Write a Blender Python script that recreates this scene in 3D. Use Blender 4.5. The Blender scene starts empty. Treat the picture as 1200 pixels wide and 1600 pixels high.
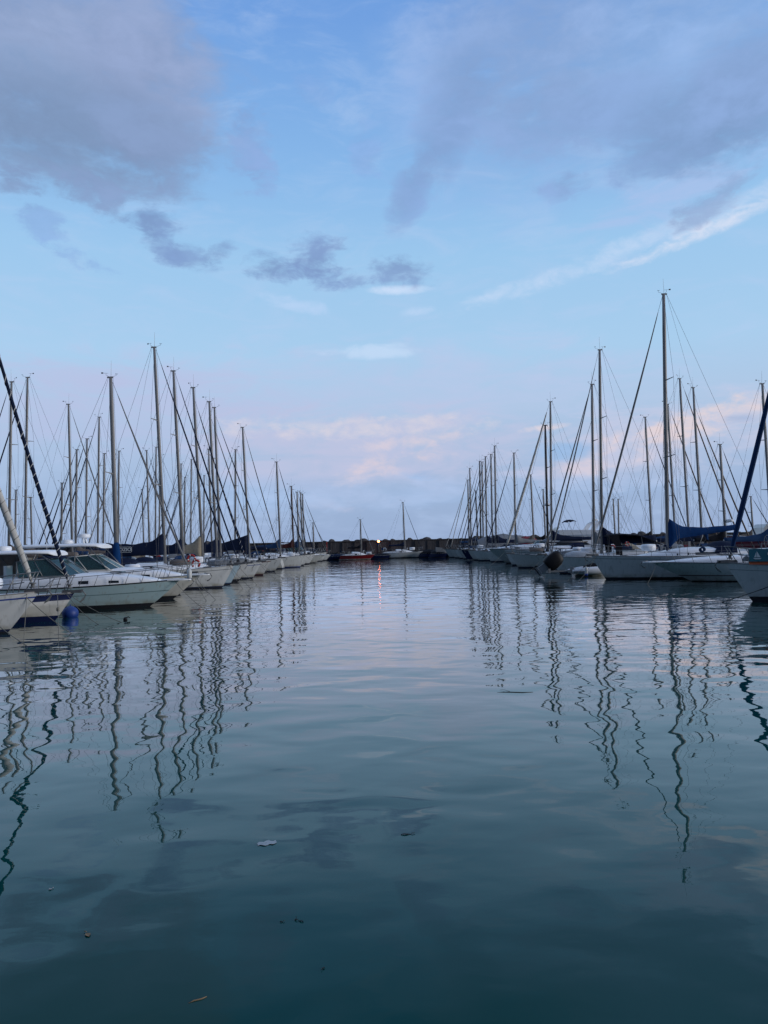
import bpy, math, random
from mathutils import Vector, Matrix
PI = math.pi
rnd = random.Random(7)
sc = bpy.context.scene
COL = sc.collection

# ------------------------------------------------------------------ camera
CAM_H, FPX = 2.7, 1153.0
P, RL = math.atan(45 / FPX), math.radians(1.3)
F_ = Vector((0, math.cos(P), math.sin(P)))
U0 = Vector((0, -math.sin(P), math.cos(P)))
R0 = Vector((1, 0, 0))
R_ = R0 * math.cos(RL) - U0 * math.sin(RL)
U_ = R0 * math.sin(RL) + U0 * math.cos(RL)
def ray(u, v): return F_ + R_ * ((u - 600) / FPX) + U_ * ((800 - v) / FPX)
def at(u, v, Y):
    d = ray(u, v); s = Y / d.y
    return Vector((0, 0, CAM_H)) + d * s
def on_water(u, v):
    d = ray(u, v); s = -CAM_H / d.z
    return Vector((0, 0, CAM_H)) + d * s
def azel(u, v):
    d = ray(u, v).normalized()
    return math.atan2(d.x, d.y), math.asin(d.z)
cam = bpy.data.cameras.new('camera'); co = bpy.data.objects.new('camera', cam); COL.objects.link(co)
co.matrix_world = Matrix(((R_.x, U_.x, -F_.x, 0), (R_.y, U_.y, -F_.y, 0), (R_.z, U_.z, -F_.z, CAM_H), (0, 0, 0, 1)))
cam.sensor_fit = 'VERTICAL'; cam.sensor_height = 36; cam.lens = 36 * FPX / 1600
cam.clip_end = 20000
sc.camera = co

# ------------------------------------------------------------------ materials
def hull_mat(name, col, rough=.3):
    m = mat(name, col, rough, var=.06, scale=1.3, stretch=(1, 1, .3)); nt = m.node_tree; b = nt.nodes['Principled BSDF']; X = NBX(nt)
    src = b.inputs['Base Color'].links[0].from_socket
    t = nt.nodes.new('ShaderNodeTexCoord').outputs['Object']
    mp = nt.nodes.new('ShaderNodeMapping'); mp.inputs['Scale'].default_value = (5, 5, .55); nt.links.new(t, mp.inputs[0])
    n1 = nt.nodes.new('ShaderNodeTexNoise'); n1.inputs['Scale'].default_value = 1.4; n1.inputs['Detail'].default_value = 4; nt.links.new(mp.outputs[0], n1.inputs['Vector'])
    n2 = nt.nodes.new('ShaderNodeTexNoise'); n2.inputs['Scale'].default_value = 2.2; n2.inputs['Detail'].default_value = 5; nt.links.new(t, n2.inputs['Vector'])
    sp = nt.nodes.new('ShaderNodeSeparateXYZ'); nt.links.new(t, sp.inputs[0])
    st = X(n1.outputs[0], .54, .72, 0, .42)                            # run-off streaks below the deck edge
    wl = nt.nodes.new('ShaderNodeMath'); wl.operation = 'MULTIPLY'     # scum line a hand's breadth above the water
    nt.links.new(X(sp.outputs[2], .42, .12, 0, .7), wl.inputs[0]); nt.links.new(X(n2.outputs[0], .35, .62, .15, 1), wl.inputs[1])
    for f, c in ((st, (.30, .29, .26, 1)), (wl.outputs[0], (.24, .22, .15, 1))):
        mx = nt.nodes.new('ShaderNodeMix'); mx.data_type = 'RGBA'; nt.links.new(f, mx.inputs[0]); nt.links.new(src, mx.inputs[6]); mx.inputs[7].default_value = c; src = mx.outputs[2]
    nt.links.new(src, b.inputs['Base Color']); return m
def NBX(nt):
    def f(v, a, b, c, d):
        x = nt.nodes.new('ShaderNodeMapRange'); x.interpolation_type = 'SMOOTHSTEP'; nt.links.new(v, x.inputs[0])
        for i, q in enumerate((a, b, c, d)): x.inputs[i + 1].default_value = q
        return x.outputs[0]
    return f
def s2l(c): return tuple((x / 12.92 if x <= .04045 else ((x + .055) / 1.055) ** 2.4) for x in (y / 255 for y in c))
MATS = {}
def mat(name, col, rough=.5, metal=0, var=.12, scale=3.0, bump=0, bscale=20, spec=None, stretch=(1, 1, 1)):
    if name in MATS: return MATS[name]
    m = bpy.data.materials.new(name); m.use_nodes = True
    nt = m.node_tree; b = nt.nodes['Principled BSDF']
    tc = nt.nodes.new('ShaderNodeTexCoord')
    mp = nt.nodes.new('ShaderNodeMapping'); mp.inputs['Scale'].default_value = stretch
    nt.links.new(tc.outputs['Object'], mp.inputs[0])
    nz = nt.nodes.new('ShaderNodeTexNoise'); nz.inputs['Scale'].default_value = scale; nz.inputs['Detail'].default_value = 5
    nz.inputs['Roughness'].default_value = .65
    nt.links.new(mp.outputs[0], nz.inputs['Vector'])
    mx = nt.nodes.new('ShaderNodeMix'); mx.data_type = 'RGBA'
    mx.inputs[6].default_value = (*[max(0, c * (1 - var * 1.6)) for c in col], 1)
    mx.inputs[7].default_value = (*[min(1, c * (1 + var)) for c in col], 1)
    nt.links.new(nz.outputs['Fac'], mx.inputs[0]); nt.links.new(mx.outputs[2], b.inputs['Base Color'])
    mr = nt.nodes.new('ShaderNodeMapRange'); mr.inputs[3].default_value = rough * .8; mr.inputs[4].default_value = min(1, rough * 1.25)
    nt.links.new(nz.outputs['Fac'], mr.inputs[0]); nt.links.new(mr.outputs[0], b.inputs['Roughness'])
    b.inputs['Metallic'].default_value = metal; b.inputs['Specular IOR Level'].default_value = spec if spec is not None else (.12 if rough > .84 else .5)
    if bump:
        n2 = nt.nodes.new('ShaderNodeTexNoise'); n2.inputs['Scale'].default_value = bscale; n2.inputs['Detail'].default_value = 4
        nt.links.new(mp.outputs[0], n2.inputs['Vector'])
        bp = nt.nodes.new('ShaderNodeBump'); bp.inputs['Distance'].default_value = bump
        nt.links.new(n2.outputs['Fac'], bp.inputs['Height']); nt.links.new(bp.outputs[0], b.inputs['Normal'])
    MATS[name] = m; return m
TOPW = mat('moulding_white', (.85, .86, .87), .35, var=.05, scale=2)
WHITE = hull_mat('gelcoat_white', (.66, .67, .67), .28)
CREAM = hull_mat('gelcoat_cream', (.64, .62, .57))
GREYH = hull_mat('gelcoat_grey', (.50, .52, .53))
DULLW = hull_mat('gelcoat_weathered', (.58, .58, .57), .42)
AQUA = hull_mat('gelcoat_aqua', (.43, .58, .62), .25)
PALEB = mat('gelcoat_pale_blue', (.42, .54, .62), .28, var=.06, scale=1.5)
NAVYG = mat('gelcoat_navy', (.012, .018, .07), .2, var=.1)
REDG = mat('gelcoat_red', (.20, .016, .022), .3, var=.15)
MAROON = mat('gelcoat_maroon', (.20, .025, .05), .4, var=.15)
BLUEST = mat('stripe_blue', (.03, .07, .30), .3)
DKBLUE = mat('boot_dark_blue', (.012, .02, .06), .5)
BOOTBR = mat('boot_brown', (.10, .03, .03), .5)
GREYST = mat('stripe_grey', (.16, .17, .19), .4)
FOUL = mat('antifouling_black', (.010, .012, .02), .7, var=.4, scale=8)
FOULB = mat('antifouling_blue', (.02, .05, .12), .7, var=.4, scale=8)
DECK = mat('deck_white', (.80, .80, .79), .55, var=.10, scale=5, bump=.002, bscale=120)
TEAK = mat('deck_teak', (.22, .14, .08), .7, var=.3, scale=14, stretch=(.2, 3, 1))
ALU = mat('mast_aluminium', (.27, .26, .25), .5, metal=.15, var=.12, scale=4, stretch=(3, 3, .2))
ALUD = mat('mast_dark', (.055, .05, .05), .4, metal=.1, var=.2, stretch=(3, 3, .2))
ALUB = mat('mast_brown', (.09, .05, .035), .5, metal=0, var=.2, stretch=(3, 3, .2))
ALUW = mat('mast_white', (.62, .61, .58), .4, var=.1, stretch=(3, 3, .2))
STEEL = mat('stainless_steel', (.16, .165, .17), .35, metal=.35, var=.1)
GALV = mat('galvanised_steel', (.16, .16, .16), .6, metal=.3, var=.25, scale=12)
WIRE = mat('wire_rigging', (.09, .09, .10), .5, metal=.2, var=.1)
NAVY = mat('canvas_navy', (.010, .018, .046), .9, var=.25, scale=5, bump=.02, bscale=5, stretch=(1, 1, .5))
BLUE = mat('canvas_blue', (.005, .040, .135), .9, var=.2, scale=5, bump=.03, bscale=4, stretch=(1, 1, .5))
MIDB = mat('canvas_mid_blue', (.02, .055, .13), .9, var=.2, scale=5, bump=.02, bscale=5)
BLACKC = mat('canvas_black', (.012, .013, .018), .9, var=.25, scale=5, bump=.02, bscale=5)
BEIGE = mat('canvas_beige', (.36, .31, .23), .9, var=.2, scale=5, bump=.03, bscale=6)
BROWNC = mat('canvas_brown_grey', (.17, .14, .12), .9, var=.2, scale=5, bump=.03, bscale=6)
GREYC = mat('canvas_grey', (.24, .25, .26), .9, var=.15, scale=5, bump=.02, bscale=5)
MARC = mat('canvas_maroon', (.07, .02, .02), .9, var=.2, scale=5, bump=.02, bscale=5)
REDC = mat('canvas_red', (.20, .010, .022), .8, var=.2, scale=5, bump=.02, bscale=5)
SAILW = mat('furled_sail_white', (.52, .50, .46), .85, var=.12, scale=9, bump=.012, bscale=12, stretch=(1, 1, .5))
SAILG = mat('furled_sail_grey', (.20, .20, .20), .85, var=.15, scale=9, bump=.012, bscale=12, stretch=(1, 1, .5))
ROPE = mat('rope_grey', (.20, .19, .16), .9, var=.25, scale=30)
ROPED = mat('rope_dark', (.05, .05, .05), .9, var=.25, scale=30)
ROPEW = mat('rope_white', (.6, .58, .54), .9, var=.2, scale=30)
BLACKP = mat('black_plastic', (.006, .006, .008), .5, var=.2, spec=.25)
DKWIN = mat('dark_window', (.012, .016, .02), .08, var=.2, spec=.6)
ORANGE = mat('orange_plastic', (.36, .025, .02), .6, var=.15)
BUOYB = mat('buoy_blue', (.006, .035, .20), .5, var=.2)
FENDW = mat('fender_white', (.62, .62, .60), .45, var=.12)
RUBW = mat('inflatable_white', (.68, .69, .70), .5, var=.06)
TEALB = mat('banner_teal', (.02, .14, .18), .7, var=.1)
ORNB = mat('banner_orange', (.42, .08, .025), .7, var=.1)
PRINT = mat('print_white', (.62, .66, .66), .7, var=.05)
LEAFM = mat('dead_leaf', (.22, .15, .08), .8, var=.3, scale=40)
WOOD = mat('wet_wood', (.07, .05, .035), .6, var=.4, scale=30)
FILM = mat('plastic_film', (.30, .32, .33), .3, var=.3, scale=25)
WEED = mat('weed_dark', (.015, .03, .03), .7, var=.4, scale=40)
def glass_mat():
    m = bpy.data.materials.new('tinted_glass'); m.use_nodes = True; nt = m.node_tree
    b = nt.nodes['Principled BSDF']; b.inputs['Base Color'].default_value = (.05, .10, .11, 1); b.inputs['Roughness'].default_value = .04
    tr = nt.nodes.new('ShaderNodeBsdfTransparent'); tr.inputs[0].default_value = (.45, .72, .72, 1)
    mx = nt.nodes.new('ShaderNodeMixShader'); mx.inputs[0].default_value = .45
    nt.links.new(b.outputs[0], mx.inputs[1]); nt.links.new(tr.outputs[0], mx.inputs[2])
    nt.links.new(mx.outputs[0], nt.nodes['Material Output'].inputs['Surface']); return m
GLASS = glass_mat()
def glow_mat(name, col, strength):
    m = bpy.data.materials.new(name); m.use_nodes = True; b = m.node_tree.nodes['Principled BSDF']
    b.inputs['Base Color'].default_value = (.8, .7, .6, 1)
    b.inputs['Emission Color'].default_value = (*col, 1); b.inputs['Emission Strength'].default_value = strength; return m
GLOWO = glow_mat('lamp_glow_orange', (1, .21, .06), 26)
GLOWW = glow_mat('lamp_glow_white', (1, .85, .65), 14)

# ------------------------------------------------------------------ mesh builder
class MB:
    def __init__(s): s.v = []; s.f = []; s.m = []; s.s = []
    def add(s, vs, fs, mi=0, smooth=True):
        o = len(s.v); s.v += [tuple(v) for v in vs]
        for f in fs: s.f.append(tuple(i + o for i in f)); s.m.append(mi); s.s.append(smooth)
    def tube(s, pts, r, n=6, mi=0, cap=True, flat=1.0):
        pts = [Vector(p) for p in pts]; k = len(pts)
        if not isinstance(r, (list, tuple)): r = [r] * k
        t0 = (pts[1] - pts[0]).normalized()
        a = Vector((0, 1, 0)) if abs(t0.y) < .9 else Vector((1, 0, 0))
        vs = []
        for i, p in enumerate(pts):
            t = (pts[min(i + 1, k - 1)] - pts[max(i - 1, 0)]).normalized()
            a = (a - t * a.dot(t)).normalized(); b = t.cross(a)
            for j in range(n):
                th = 2 * PI * j / n
                vs.append(p + (a * math.cos(th) * flat + b * math.sin(th)) * r[i])
        fs = [(i * n + j, i * n + (j + 1) % n, (i + 1) * n + (j + 1) % n, (i + 1) * n + j) for i in range(k - 1) for j in range(n)]
        if cap: fs += [tuple(range(n))[::-1], tuple((k - 1) * n + j for j in range(n))]
        s.add(vs, fs, mi)
    def box(s, c, d, mi=0, rz=0, ry=0, taper=1):
        M = Matrix.Rotation(rz, 3, 'Z') @ Matrix.Rotation(ry, 3, 'Y'); c = Vector(c)
        vs = [c + M @ Vector((x * d[0] / 2 * (taper if z > 0 else 1), y * d[1] / 2 * (taper if z > 0 else 1), z * d[2] / 2)) for z in (-1, 1) for x, y in ((-1, -1), (1, -1), (1, 1), (-1, 1))]
        s.add(vs, [(3, 2, 1, 0), (4, 5, 6, 7), (0, 1, 5, 4), (1, 2, 6, 5), (2, 3, 7, 6), (3, 0, 4, 7)], mi, False)
    def loft(s, rings, mi=0, closed=True, cap=True, smooth=True):
        n = len(rings[0]); vs = [p for r in rings for p in r]
        fs = [(i * n + j, i * n + (j + 1) % n, (i + 1) * n + (j + 1) % n, (i + 1) * n + j) for i in range(len(rings) - 1) for j in range(n if closed else n - 1)]
        s.add(vs, fs, mi, smooth)
        if cap and closed:
            o = len(s.v) - len(vs); k = len(rings)
            for f in (tuple(range(n))[::-1], tuple((k - 1) * n + j for j in range(n))):
                s.f.append(tuple(i + o for i in f)); s.m.append(mi); s.s.append(False)
    def lathe(s, prof, c, n=12, mi=0, axis='z'):
        rings = []
        for r, h in prof:
            ring = []
            for j in range(n):
                th = 2 * PI * j / n; a, b = r * math.cos(th), r * math.sin(th)
                ring.append(Vector(c) + (Vector((a, b, h)) if axis == 'z' else Vector((h, a, b)) if axis == 'x' else Vector((b, h, a))))
            rings.append(ring)
        s.loft(rings, mi)
    def plate(s, quad, th, mi=0):
        q = [Vector(p) for p in quad]; n = (q[1] - q[0]).cross(q[2] - q[0]).normalized() * th
        k = len(q)
        s.add(q + [p + n for p in q], [tuple(range(k))[::-1], tuple(range(k, 2 * k))] + [(i, (i + 1) % k, k + (i + 1) % k, k + i) for i in range(k)], mi, False)
    def torus(s, c, R, r, axis='x', n=18, m=6, mi=0, arc=2 * PI, a0=0):
        pts = []
        for i in range(n + 1):
            t = a0 + arc * i / n
            a, b = R * math.cos(t), R * math.sin(t)
            pts.append(Vector(c) + (Vector((0, a, b)) if axis == 'x' else Vector((a, 0, b)) if axis == 'y' else Vector((a, b, 0))))
        s.tube(pts, r, m, mi)
    def build(s, name, mats, parent=None, kind=None):
        me = bpy.data.meshes.new(name); me.from_pydata(s.v, [], s.f)
        for m in (mats if isinstance(mats, (list, tuple)) else [mats]): me.materials.append(m)
        me.polygons.foreach_set('material_index', s.m); me.polygons.foreach_set('use_smooth', s.s); me.update()
        o = bpy.data.objects.new(name, me); COL.objects.link(o)
        if parent: o.parent = parent
        if kind: o['kind'] = kind
        return o
def tag(o, label, cat, group=None):
    o['label'] = label; o['category'] = cat
    if group: o['group'] = group
    return o
def empty(name, loc, rz, label, cat, group=None):
    o = bpy.data.objects.new(name, None); o.empty_display_size = .3; COL.objects.link(o)
    o.location = loc; o.rotation_euler = (0, 0, rz); return tag(o, label, cat, group)
def lerp(a, b, t): return a + (b - a) * t

# ------------------------------------------------------------------ hulls
class Hull:
    def __init__(h, L, B, fb, rake=.7, bowup=.22, sternup=.04, flare=.84, entry=2.1, stern=.72, rev=.3):
        h.L, h.B, h.fb, h.rake, h.bowup, h.sternup, h.flare, h.entry, h.stern, h.rev = L, B, fb, rake, bowup, sternup, flare, entry, stern, rev
    def sheer(h, t): return h.fb * (1 + h.bowup * max(0, (t - .35) / .65) ** 2 + h.sternup * max(0, (.35 - t) / .35) ** 2)
    def f(h, t, zf):
        if t < .42: return h.stern + (1 - h.stern) * math.sin(PI / 2 * t / .42)
        s = (t - .42) / .58; return max(0, 1 - s ** (h.entry - .5 * (1 - zf)))
    def pt(h, t, z, side):
        zb = h.sheer(1); zf = max(0, min(1, z / h.sheer(t)))
        xs = -h.L / 2 + h.rev * zf; xb = h.L / 2 - h.rake * max(0, 1 - z / zb) ** 1.1
        k = lerp(h.flare, 1, zf ** .8) if z >= 0 else h.flare * (1 + z * .9)
        return Vector((lerp(xs, xb, t), side * h.B / 2 * h.f(t, zf) * k, z))
    def t_of(h, x): return (x + h.L / 2) / h.L
    def edge(h, x, side, dz=0, inset=0):
        t = max(0, min(1, (x + h.L / 2 - h.rev) / (h.L - h.rev)))
        p = h.pt(t, h.sheer(t), side); p.y -= side * inset; p.z += dz; return p
def make_hull(h, parent, mats, cove=None, band=None, foul_z=.05, boot_z=.12, n=26):
    """mats: topside, boot, antifouling, cove, band"""
    mb = MB()
    fr = [.0, .2, .45, .7]
    marks = [(f, 0) for f in fr] + [(1.0, 0)]
    if cove: marks += [(cove[0], 3), (cove[1], 0)]
    if band: marks += [(band, 4)]
    marks = sorted(set(marks))
    lv = [('a', -.5, 2), ('a', -.15, 2), ('a', foul_z, 1), ('a', boot_z, 0)] + [('f', m[0], m[1]) for m in marks if m[0] > .001]
    def topmat(fz):
        if cove and cove[0] <= fz < cove[1] - 1e-6: return 3
        if band and fz >= band - 1e-6: return 4
        return 0
    ts = [1 - (1 - i / n) ** 1.25 for i in range(n + 1)]
    rows = []
    for k, val, _ in lv:
        rows.append([(val if k == 'a' else lerp(boot_z, h.sheer(t), val)) for t in ts])
    for side in (-1, 1):
        vs = [h.pt(ts[i], rows[r][i], side) for r in range(len(lv)) for i in range(n + 1)]
        for r in range(len(lv) - 1):
            mi = lv[r][2] if lv[r][0] == 'a' else topmat(lv[r][1])
            if lv[r][0] == 'a' and lv[r][1] == boot_z: mi = topmat(0)
            fs = []
            for i in range(n):
                q = (r * (n + 1) + i, r * (n + 1) + i + 1, (r + 1) * (n + 1) + i + 1, (r + 1) * (n + 1) + i)
                fs.append(q if side < 0 else q[::-1])
            base = len(mb.v) if r == 0 else base0
            if r == 0:
                base0 = len(mb.v); mb.v += [tuple(v) for v in vs]
            for f in fs: mb.f.append(tuple(base0 + i for i in f)); mb.m.append(mi); mb.s.append(True)
    # transom
    for r in range(len(lv) - 1):
        a0, a1 = h.pt(0, rows[r][0], -1), h.pt(0, rows[r + 1][0], -1)
        b0, b1 = h.pt(0, rows[r][0], 1), h.pt(0, rows[r + 1][0], 1)
        mi = lv[r][2] if lv[r][0] == 'a' and lv[r][1] != boot_z else topmat(lv[r][1] if lv[r][0] == 'f' else 0)
        mb.add([a0, a1, b1, b0], [(0, 1, 2, 3)], mi, False)
    return mb.build('hull', mats, parent)
def make_deck(h, parent, m, camber=.06, n=24, drop=.025):
    mb = MB(); rings = []
    for i in range(n + 1):
        t = i / n * .995; p = h.pt(t, h.sheer(t), 1); w = p.y * .985
        rings.append([Vector((p.x, w * a, p.z - drop + camber * (1 - a * a))) for a in (-1, -.6, -.25, 0, .25, .6, 1)])
    mb.loft(rings, closed=False, cap=False)
    return mb.build('deck', m, parent)
def toe_rail(h, parent, m, r=.022, x0=-.5, x1=.499, name='toe_rail'):
    mb = MB()
    for sd in (-1, 1):
        mb.tube([h.pt(lerp(0, .998, i / 26), h.sheer(lerp(0, .998, i / 26)), sd) + Vector((0, 0, .012)) for i in range(27)], r, 5)
    return mb.build(name, m, parent)

# ------------------------------------------------------------------ sailing boat
def sailboat(label, x_tip, Y, L, face, H, mx, rake=1.6, B=None, fb=1.05, hullm=WHITE, boot=DKBLUE, foul=FOUL, cove=None, covem=BLUEST, band=None, bandm=NAVYG,
             stem=.75, cover=NAVY, mastm=ALU, genoa=NAVY, gr=.055, spiral=None, frac=1.0, spr=2, hood=None, bimini=None, lod=1, group=None,
             boomrise=.0, radar=False, coverh=.95, chord=.105, vane=True, tallcover=False, yaw=0, bowup=.22, anchor=True, foul_z=.05, boot_z=.12,
             gtop=.94, cfloor=.30, wrap=None, second=None, deckm=DECK, wheel=True, windows=True, gstart=None):
    """x_tip: world x of the stem head; mx: distance of the mast behind the stem head"""
    B = B or .27 * L + .45
    root = empty('sailboat', (x_tip - face * L / 2, Y, 0), (0 if face > 0 else PI) + yaw, label, 'sailboat', group)
    h = Hull(L, B, fb, rake=stem, bowup=bowup)
    make_hull(h, root, [hullm, boot, foul, covem, bandm], cove, band, foul_z, boot_z, n=26 if lod < 2 else 14)
    dk = make_deck(h, root, deckm, n=24 if lod < 2 else 10)
    mastx = L / 2 - mx; zt = h.t_of
    dz = lambda x: h.sheer(max(0, min(1, zt(x)))) - .02
    # coachroof
    xf, xa = L / 2 - .22 * L, -L / 2 + .36 * L
    mb = MB(); rings = []; ch = .44 if lod < 2 else .4
    for i in range(15):
        t = i / 14; x = lerp(xf, xa, t); w = min(h.edge(x, 1).y * .66, B * .33) * (.35 + .65 * min(1, t * 2.2) ** .7)
        hh = ch * (min(1, t * 1.7) ** .75) * (1 + .12 * t) + .02; z0 = dz(x) - .03
        rings.append([Vector((x, w * a, z0 + hh * b)) for a, b in ((-1, 0), (-.97, .55), (-.86, .93), (-.55, 1.06), (0, 1.16), (.55, 1.06), (.86, .93), (.97, .55), (1, 0))])
    mb.loft(rings); cr = mb.build('coachroof', TOPW, root)
    if windows and lod < 2:
        for sd in (-1, 1):
            for k in range(3 if L > 9 else 2):
                mb = MB(); i0 = 6 + k * 3 - (0 if L > 9 else 0); i0 = min(i0, 11)
                a, b = rings[i0], rings[i0 + 2]
                i1, i2 = (0, 1) if sd < 0 else (8, 7)
                q = [lerp(a[i1], a[i2], .45), lerp(b[i1], b[i2], .45), lerp(b[i1], b[i2], 1.05), lerp(a[i1], a[i2], 1.0)]
                q = [p + Vector((0, sd * .004, 0)) for p in q]
                if sd > 0: q = q[::-1]
                mb.plate(q, .012); mb.build('window', DKWIN, cr)
    # cockpit coamings and sprayhood
    mb = MB()
    for sd in (-1, 1):
        mb.loft([[Vector((x, sd * (h.edge(x, 1).y * .62) + o, dz(x) + zz)) for o, zz in ((-.12, -.02), (.12, -.02), (.08, .26 * k + .02), (-.08, .26 * k + .02))] for x, k in ((xa - .02, 1), (xa - .5, .9), (-L / 2 + .9, .7), (-L / 2 + .5, .3))], smooth=False)
    mb.build('cockpit_coaming', TOPW, root)
    if hood:
        mb = MB(); rings = []; w = B * .34
        for i in range(7):
            t = i / 6; x = xa + .75 - 1.45 * t; hh = (.08 + .62 * math.sin(min(1, t * 1.5) * PI / 2)); z0 = dz(xa) + ch * .72 * (1 - .0 * t)
            if t > .6: z0 -= .1 * (t - .6)
            rings.append([Vector((x, w * math.cos(a) * (1 if t > .1 else .9), z0 - .1 + hh * max(0, math.sin(a)) ** .6)) for a in [PI * j / 10 for j in range(11)]])
        mb.loft(rings, closed=False, cap=False); mb.loft([[p * 1 + Vector((0, 0, -.012)) for p in r] for r in rings], closed=False, cap=False)
        mb.build('sprayhood', hood, root)
    if bimini:
        mb = MB(); x0 = -L / 2 + .35; w = B * .36; z = dz(x0) + 1.75
        mb.loft([[Vector((x0 + 2.0 * t, w * a, z + .12 * (1 - a * a) + .08 * math.sin(PI * t) + o)) for a, o in ((-1, 0), (-.5, 0), (0, 0), (.5, 0), (1, 0), (1, -.03), (0, -.03), (-1, -.03))] for t in (0, .25, .5, .75, 1)])
        bo = mb.build('bimini', bimini, root)
        for sd in (-1, 1):
            mb = MB()
            for t in (.05, .5, .95): mb.tube([(x0 + 1.0, sd * w * 1.02, dz(x0) + .1), (x0 + 2.0 * t, sd * w, z)], .015, 5)
            mb.build('bimini_frame', STEEL, bo)
    # mast
    tr = math.tan(math.radians(rake)); zb = dz(mastx) + (ch * .9 if mastx < xf else 0)
    mp = lambda z: Vector((mastx - (z) * tr, 0, z))
    mb = MB(); zs = [zb - .3, lerp(zb, H, .5), lerp(zb, H, .86), H]
    mb.tube([mp(z) for z in zs], [chord, chord, chord * .97, chord * .72], 10, flat=.68)
    mb.box(mp(H) + Vector((-.03, 0, .02)), (.34, .09, .07))
    ms = mb.build('mast', mastm, root)
    if vane:
        mb = MB(); t = mp(H + .05)
        sg = rnd.choice((1, -1))
        r1, r2, z1, z2 = rnd.uniform(.28, .42), rnd.uniform(.16, .30), rnd.uniform(.16, .24), rnd.uniform(.2, .34)
        mb.tube([t + Vector((.1, .04, 0)), t + Vector((r1, .04, z1 * .5)), t + Vector((r1, .04, z1))], .008, 4)
        for k in range(3):
            a = k * 2.1 + rnd.random(); mb.tube([t + Vector((r1, .04, z1)), t + Vector((r1 + .07 * math.cos(a), .04 + .07 * math.sin(a), z1))], [.006, .018], 4)
        mb.build('anemometer', WIRE, ms); mb = MB()
        mb.tube([t + Vector((-.08, -.03, 0)), t + Vector((-r2, -.03, z2 * .5)), t + Vector((-r2, -.03, z2))], .008, 4)
        ang = rnd.uniform(-.9, .9); d = Vector((math.cos(ang), math.sin(ang), 0)); c = t + Vector((-r2, -.03, z2))
        mb.tube([c - d * .2, c + d * .12], .007, 4)
        mb.plate([c - d * .26 - Vector((0, 0, .035)), c - d * .15 - Vector((0, 0, .035)), c - d * .15 + Vector((0, 0, .045)), c - d * .26 + Vector((0, 0, .05))], .007)
        mb.build('wind_vane', WIRE, ms)
        if rnd.random() < .75 or lod == 0:
            mb = MB(); mb.tube([t + Vector((0, .05, 0)), t + Vector((.02, .05, .95))], [.010, .006], 4); mb.build('antenna', ALUW, ms)
    if radar:
        mb = MB(); p = mp(H * .36) ; mb.tube([p, p + Vector((.35, 0, .0))], .05, 6); mb.lathe([(.05, -.13), (.27, -.10), (.30, .0), (.26, .10), (.05, .14)], p + Vector((.42, 0, .12)), 14)
        mb.build('radar_dome', TOPW, ms)
    # spreaders and rigging
    rig = MB(); wr = .0085
    heights = [.36, .66] if spr == 2 else [.5] if spr == 1 else [.3, .54, .76]
    chain = [Vector((mastx - .15, sd * h.edge(mastx - .15, 1).y * .93, dz(mastx))) for sd in (-1, 1)]
    tops = mp(lerp(zb, H, frac * .985))
    for i, sd in enumerate((-1, 1)):
        prev = chain[i]
        for k, q in enumerate(heights):
            z = lerp(zb, H, q); w = (.62 - .14 * k) * B / 3.4 * 1.45
            root_p = mp(z); tip = root_p + Vector((-.18 - .06 * k, sd * w, .06))
            mb = MB(); mb.tube([root_p, tip], [.045, .022], 6, flat=.5); mb.build('spreader', mastm, ms)
            rig.tube([prev, tip], wr, 4, cap=False); 
            rig.tube([chain[i] if k == 0 else prev, mp(z - .1)], wr * .9, 4, cap=False)
            prev = tip
        rig.tube([prev, tops], wr, 4, cap=False)
    st = Vector((-L / 2 + .15, 0, dz(-L / 2)))
    if lod < 2 and L > 10:
        mid = lerp(st, mp(H), .25)
        for sd in (-1, 1): rig.tube([mid, st + Vector((0, sd * B * .28, 0))], wr, 4, cap=False)
        rig.tube([mid, mp(H) + Vector((-.18, 0, 0))], wr, 4, cap=False)
    else: rig.tube([st, mp(H) + Vector((-.18, 0, 0))], wr, 4, cap=False)
    # halyards and topping lift
    rig.tube([mp(H) + Vector((-.15, .05, 0)), Vector((mastx - .33 * L, .02, zb + 1.05 + boomrise))], wr * .8, 4, cap=False)
    rig.tube([mp(H) + Vector((.12, .06, 0)), mp(zb + .2) + Vector((.22, .12, 0))], wr * .8, 4, cap=False)
    stem_head = Vector((L / 2 - .12, 0, h.sheer(1) + .06))
    fs_top = mp(lerp(zb, H, frac * .99)) + Vector((.1, 0, 0))
    if second: rig.tube([lerp(stem_head, Vector((mastx, 0, dz(mastx))), second), mp(lerp(zb, H, .8))], wr * 1.6, 4, cap=False)
    rig.tube([stem_head, fs_top], wr * 1.2, 4, cap=False)
    rig.build('rigging', WIRE, root)
    # furled headsail on the forestay
    if genoa:
        a, b = lerp(stem_head, fs_top, .022), lerp(stem_head, fs_top, gtop)
        ks = [0, .015, .03, .12, .3, .5, .7, .88, .97, 1]; rr = [.35, .5, .95, 1.2, 1.15, 1.0, .85, .66, .5, .25]
        mb = MB(); sag = Vector((-.03, 0, -.09)) * (L / 10)
        pts = [lerp(a, b, k) + sag * math.sin(PI * k) for k in ks]
        mb.tube(pts, [gr * r for r in rr], 9); fo = mb.build('furled_headsail', genoa, root)
        mb = MB(); mb.lathe([(.03, -.09), (.11, -.08), (.11, -.05), (.06, -.04), (.06, .03), (.11, .04), (.11, .07), (.03, .08)], lerp(stem_head, fs_top, .014), 10); mb.build('furler_drum', BLACKP if lod else GALV, fo)
        if spiral is None and genoa in (SAILW,): spiral, lm, lr = .8, ROPE, .009
        else: lm, lr = ROPEW, .014
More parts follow.
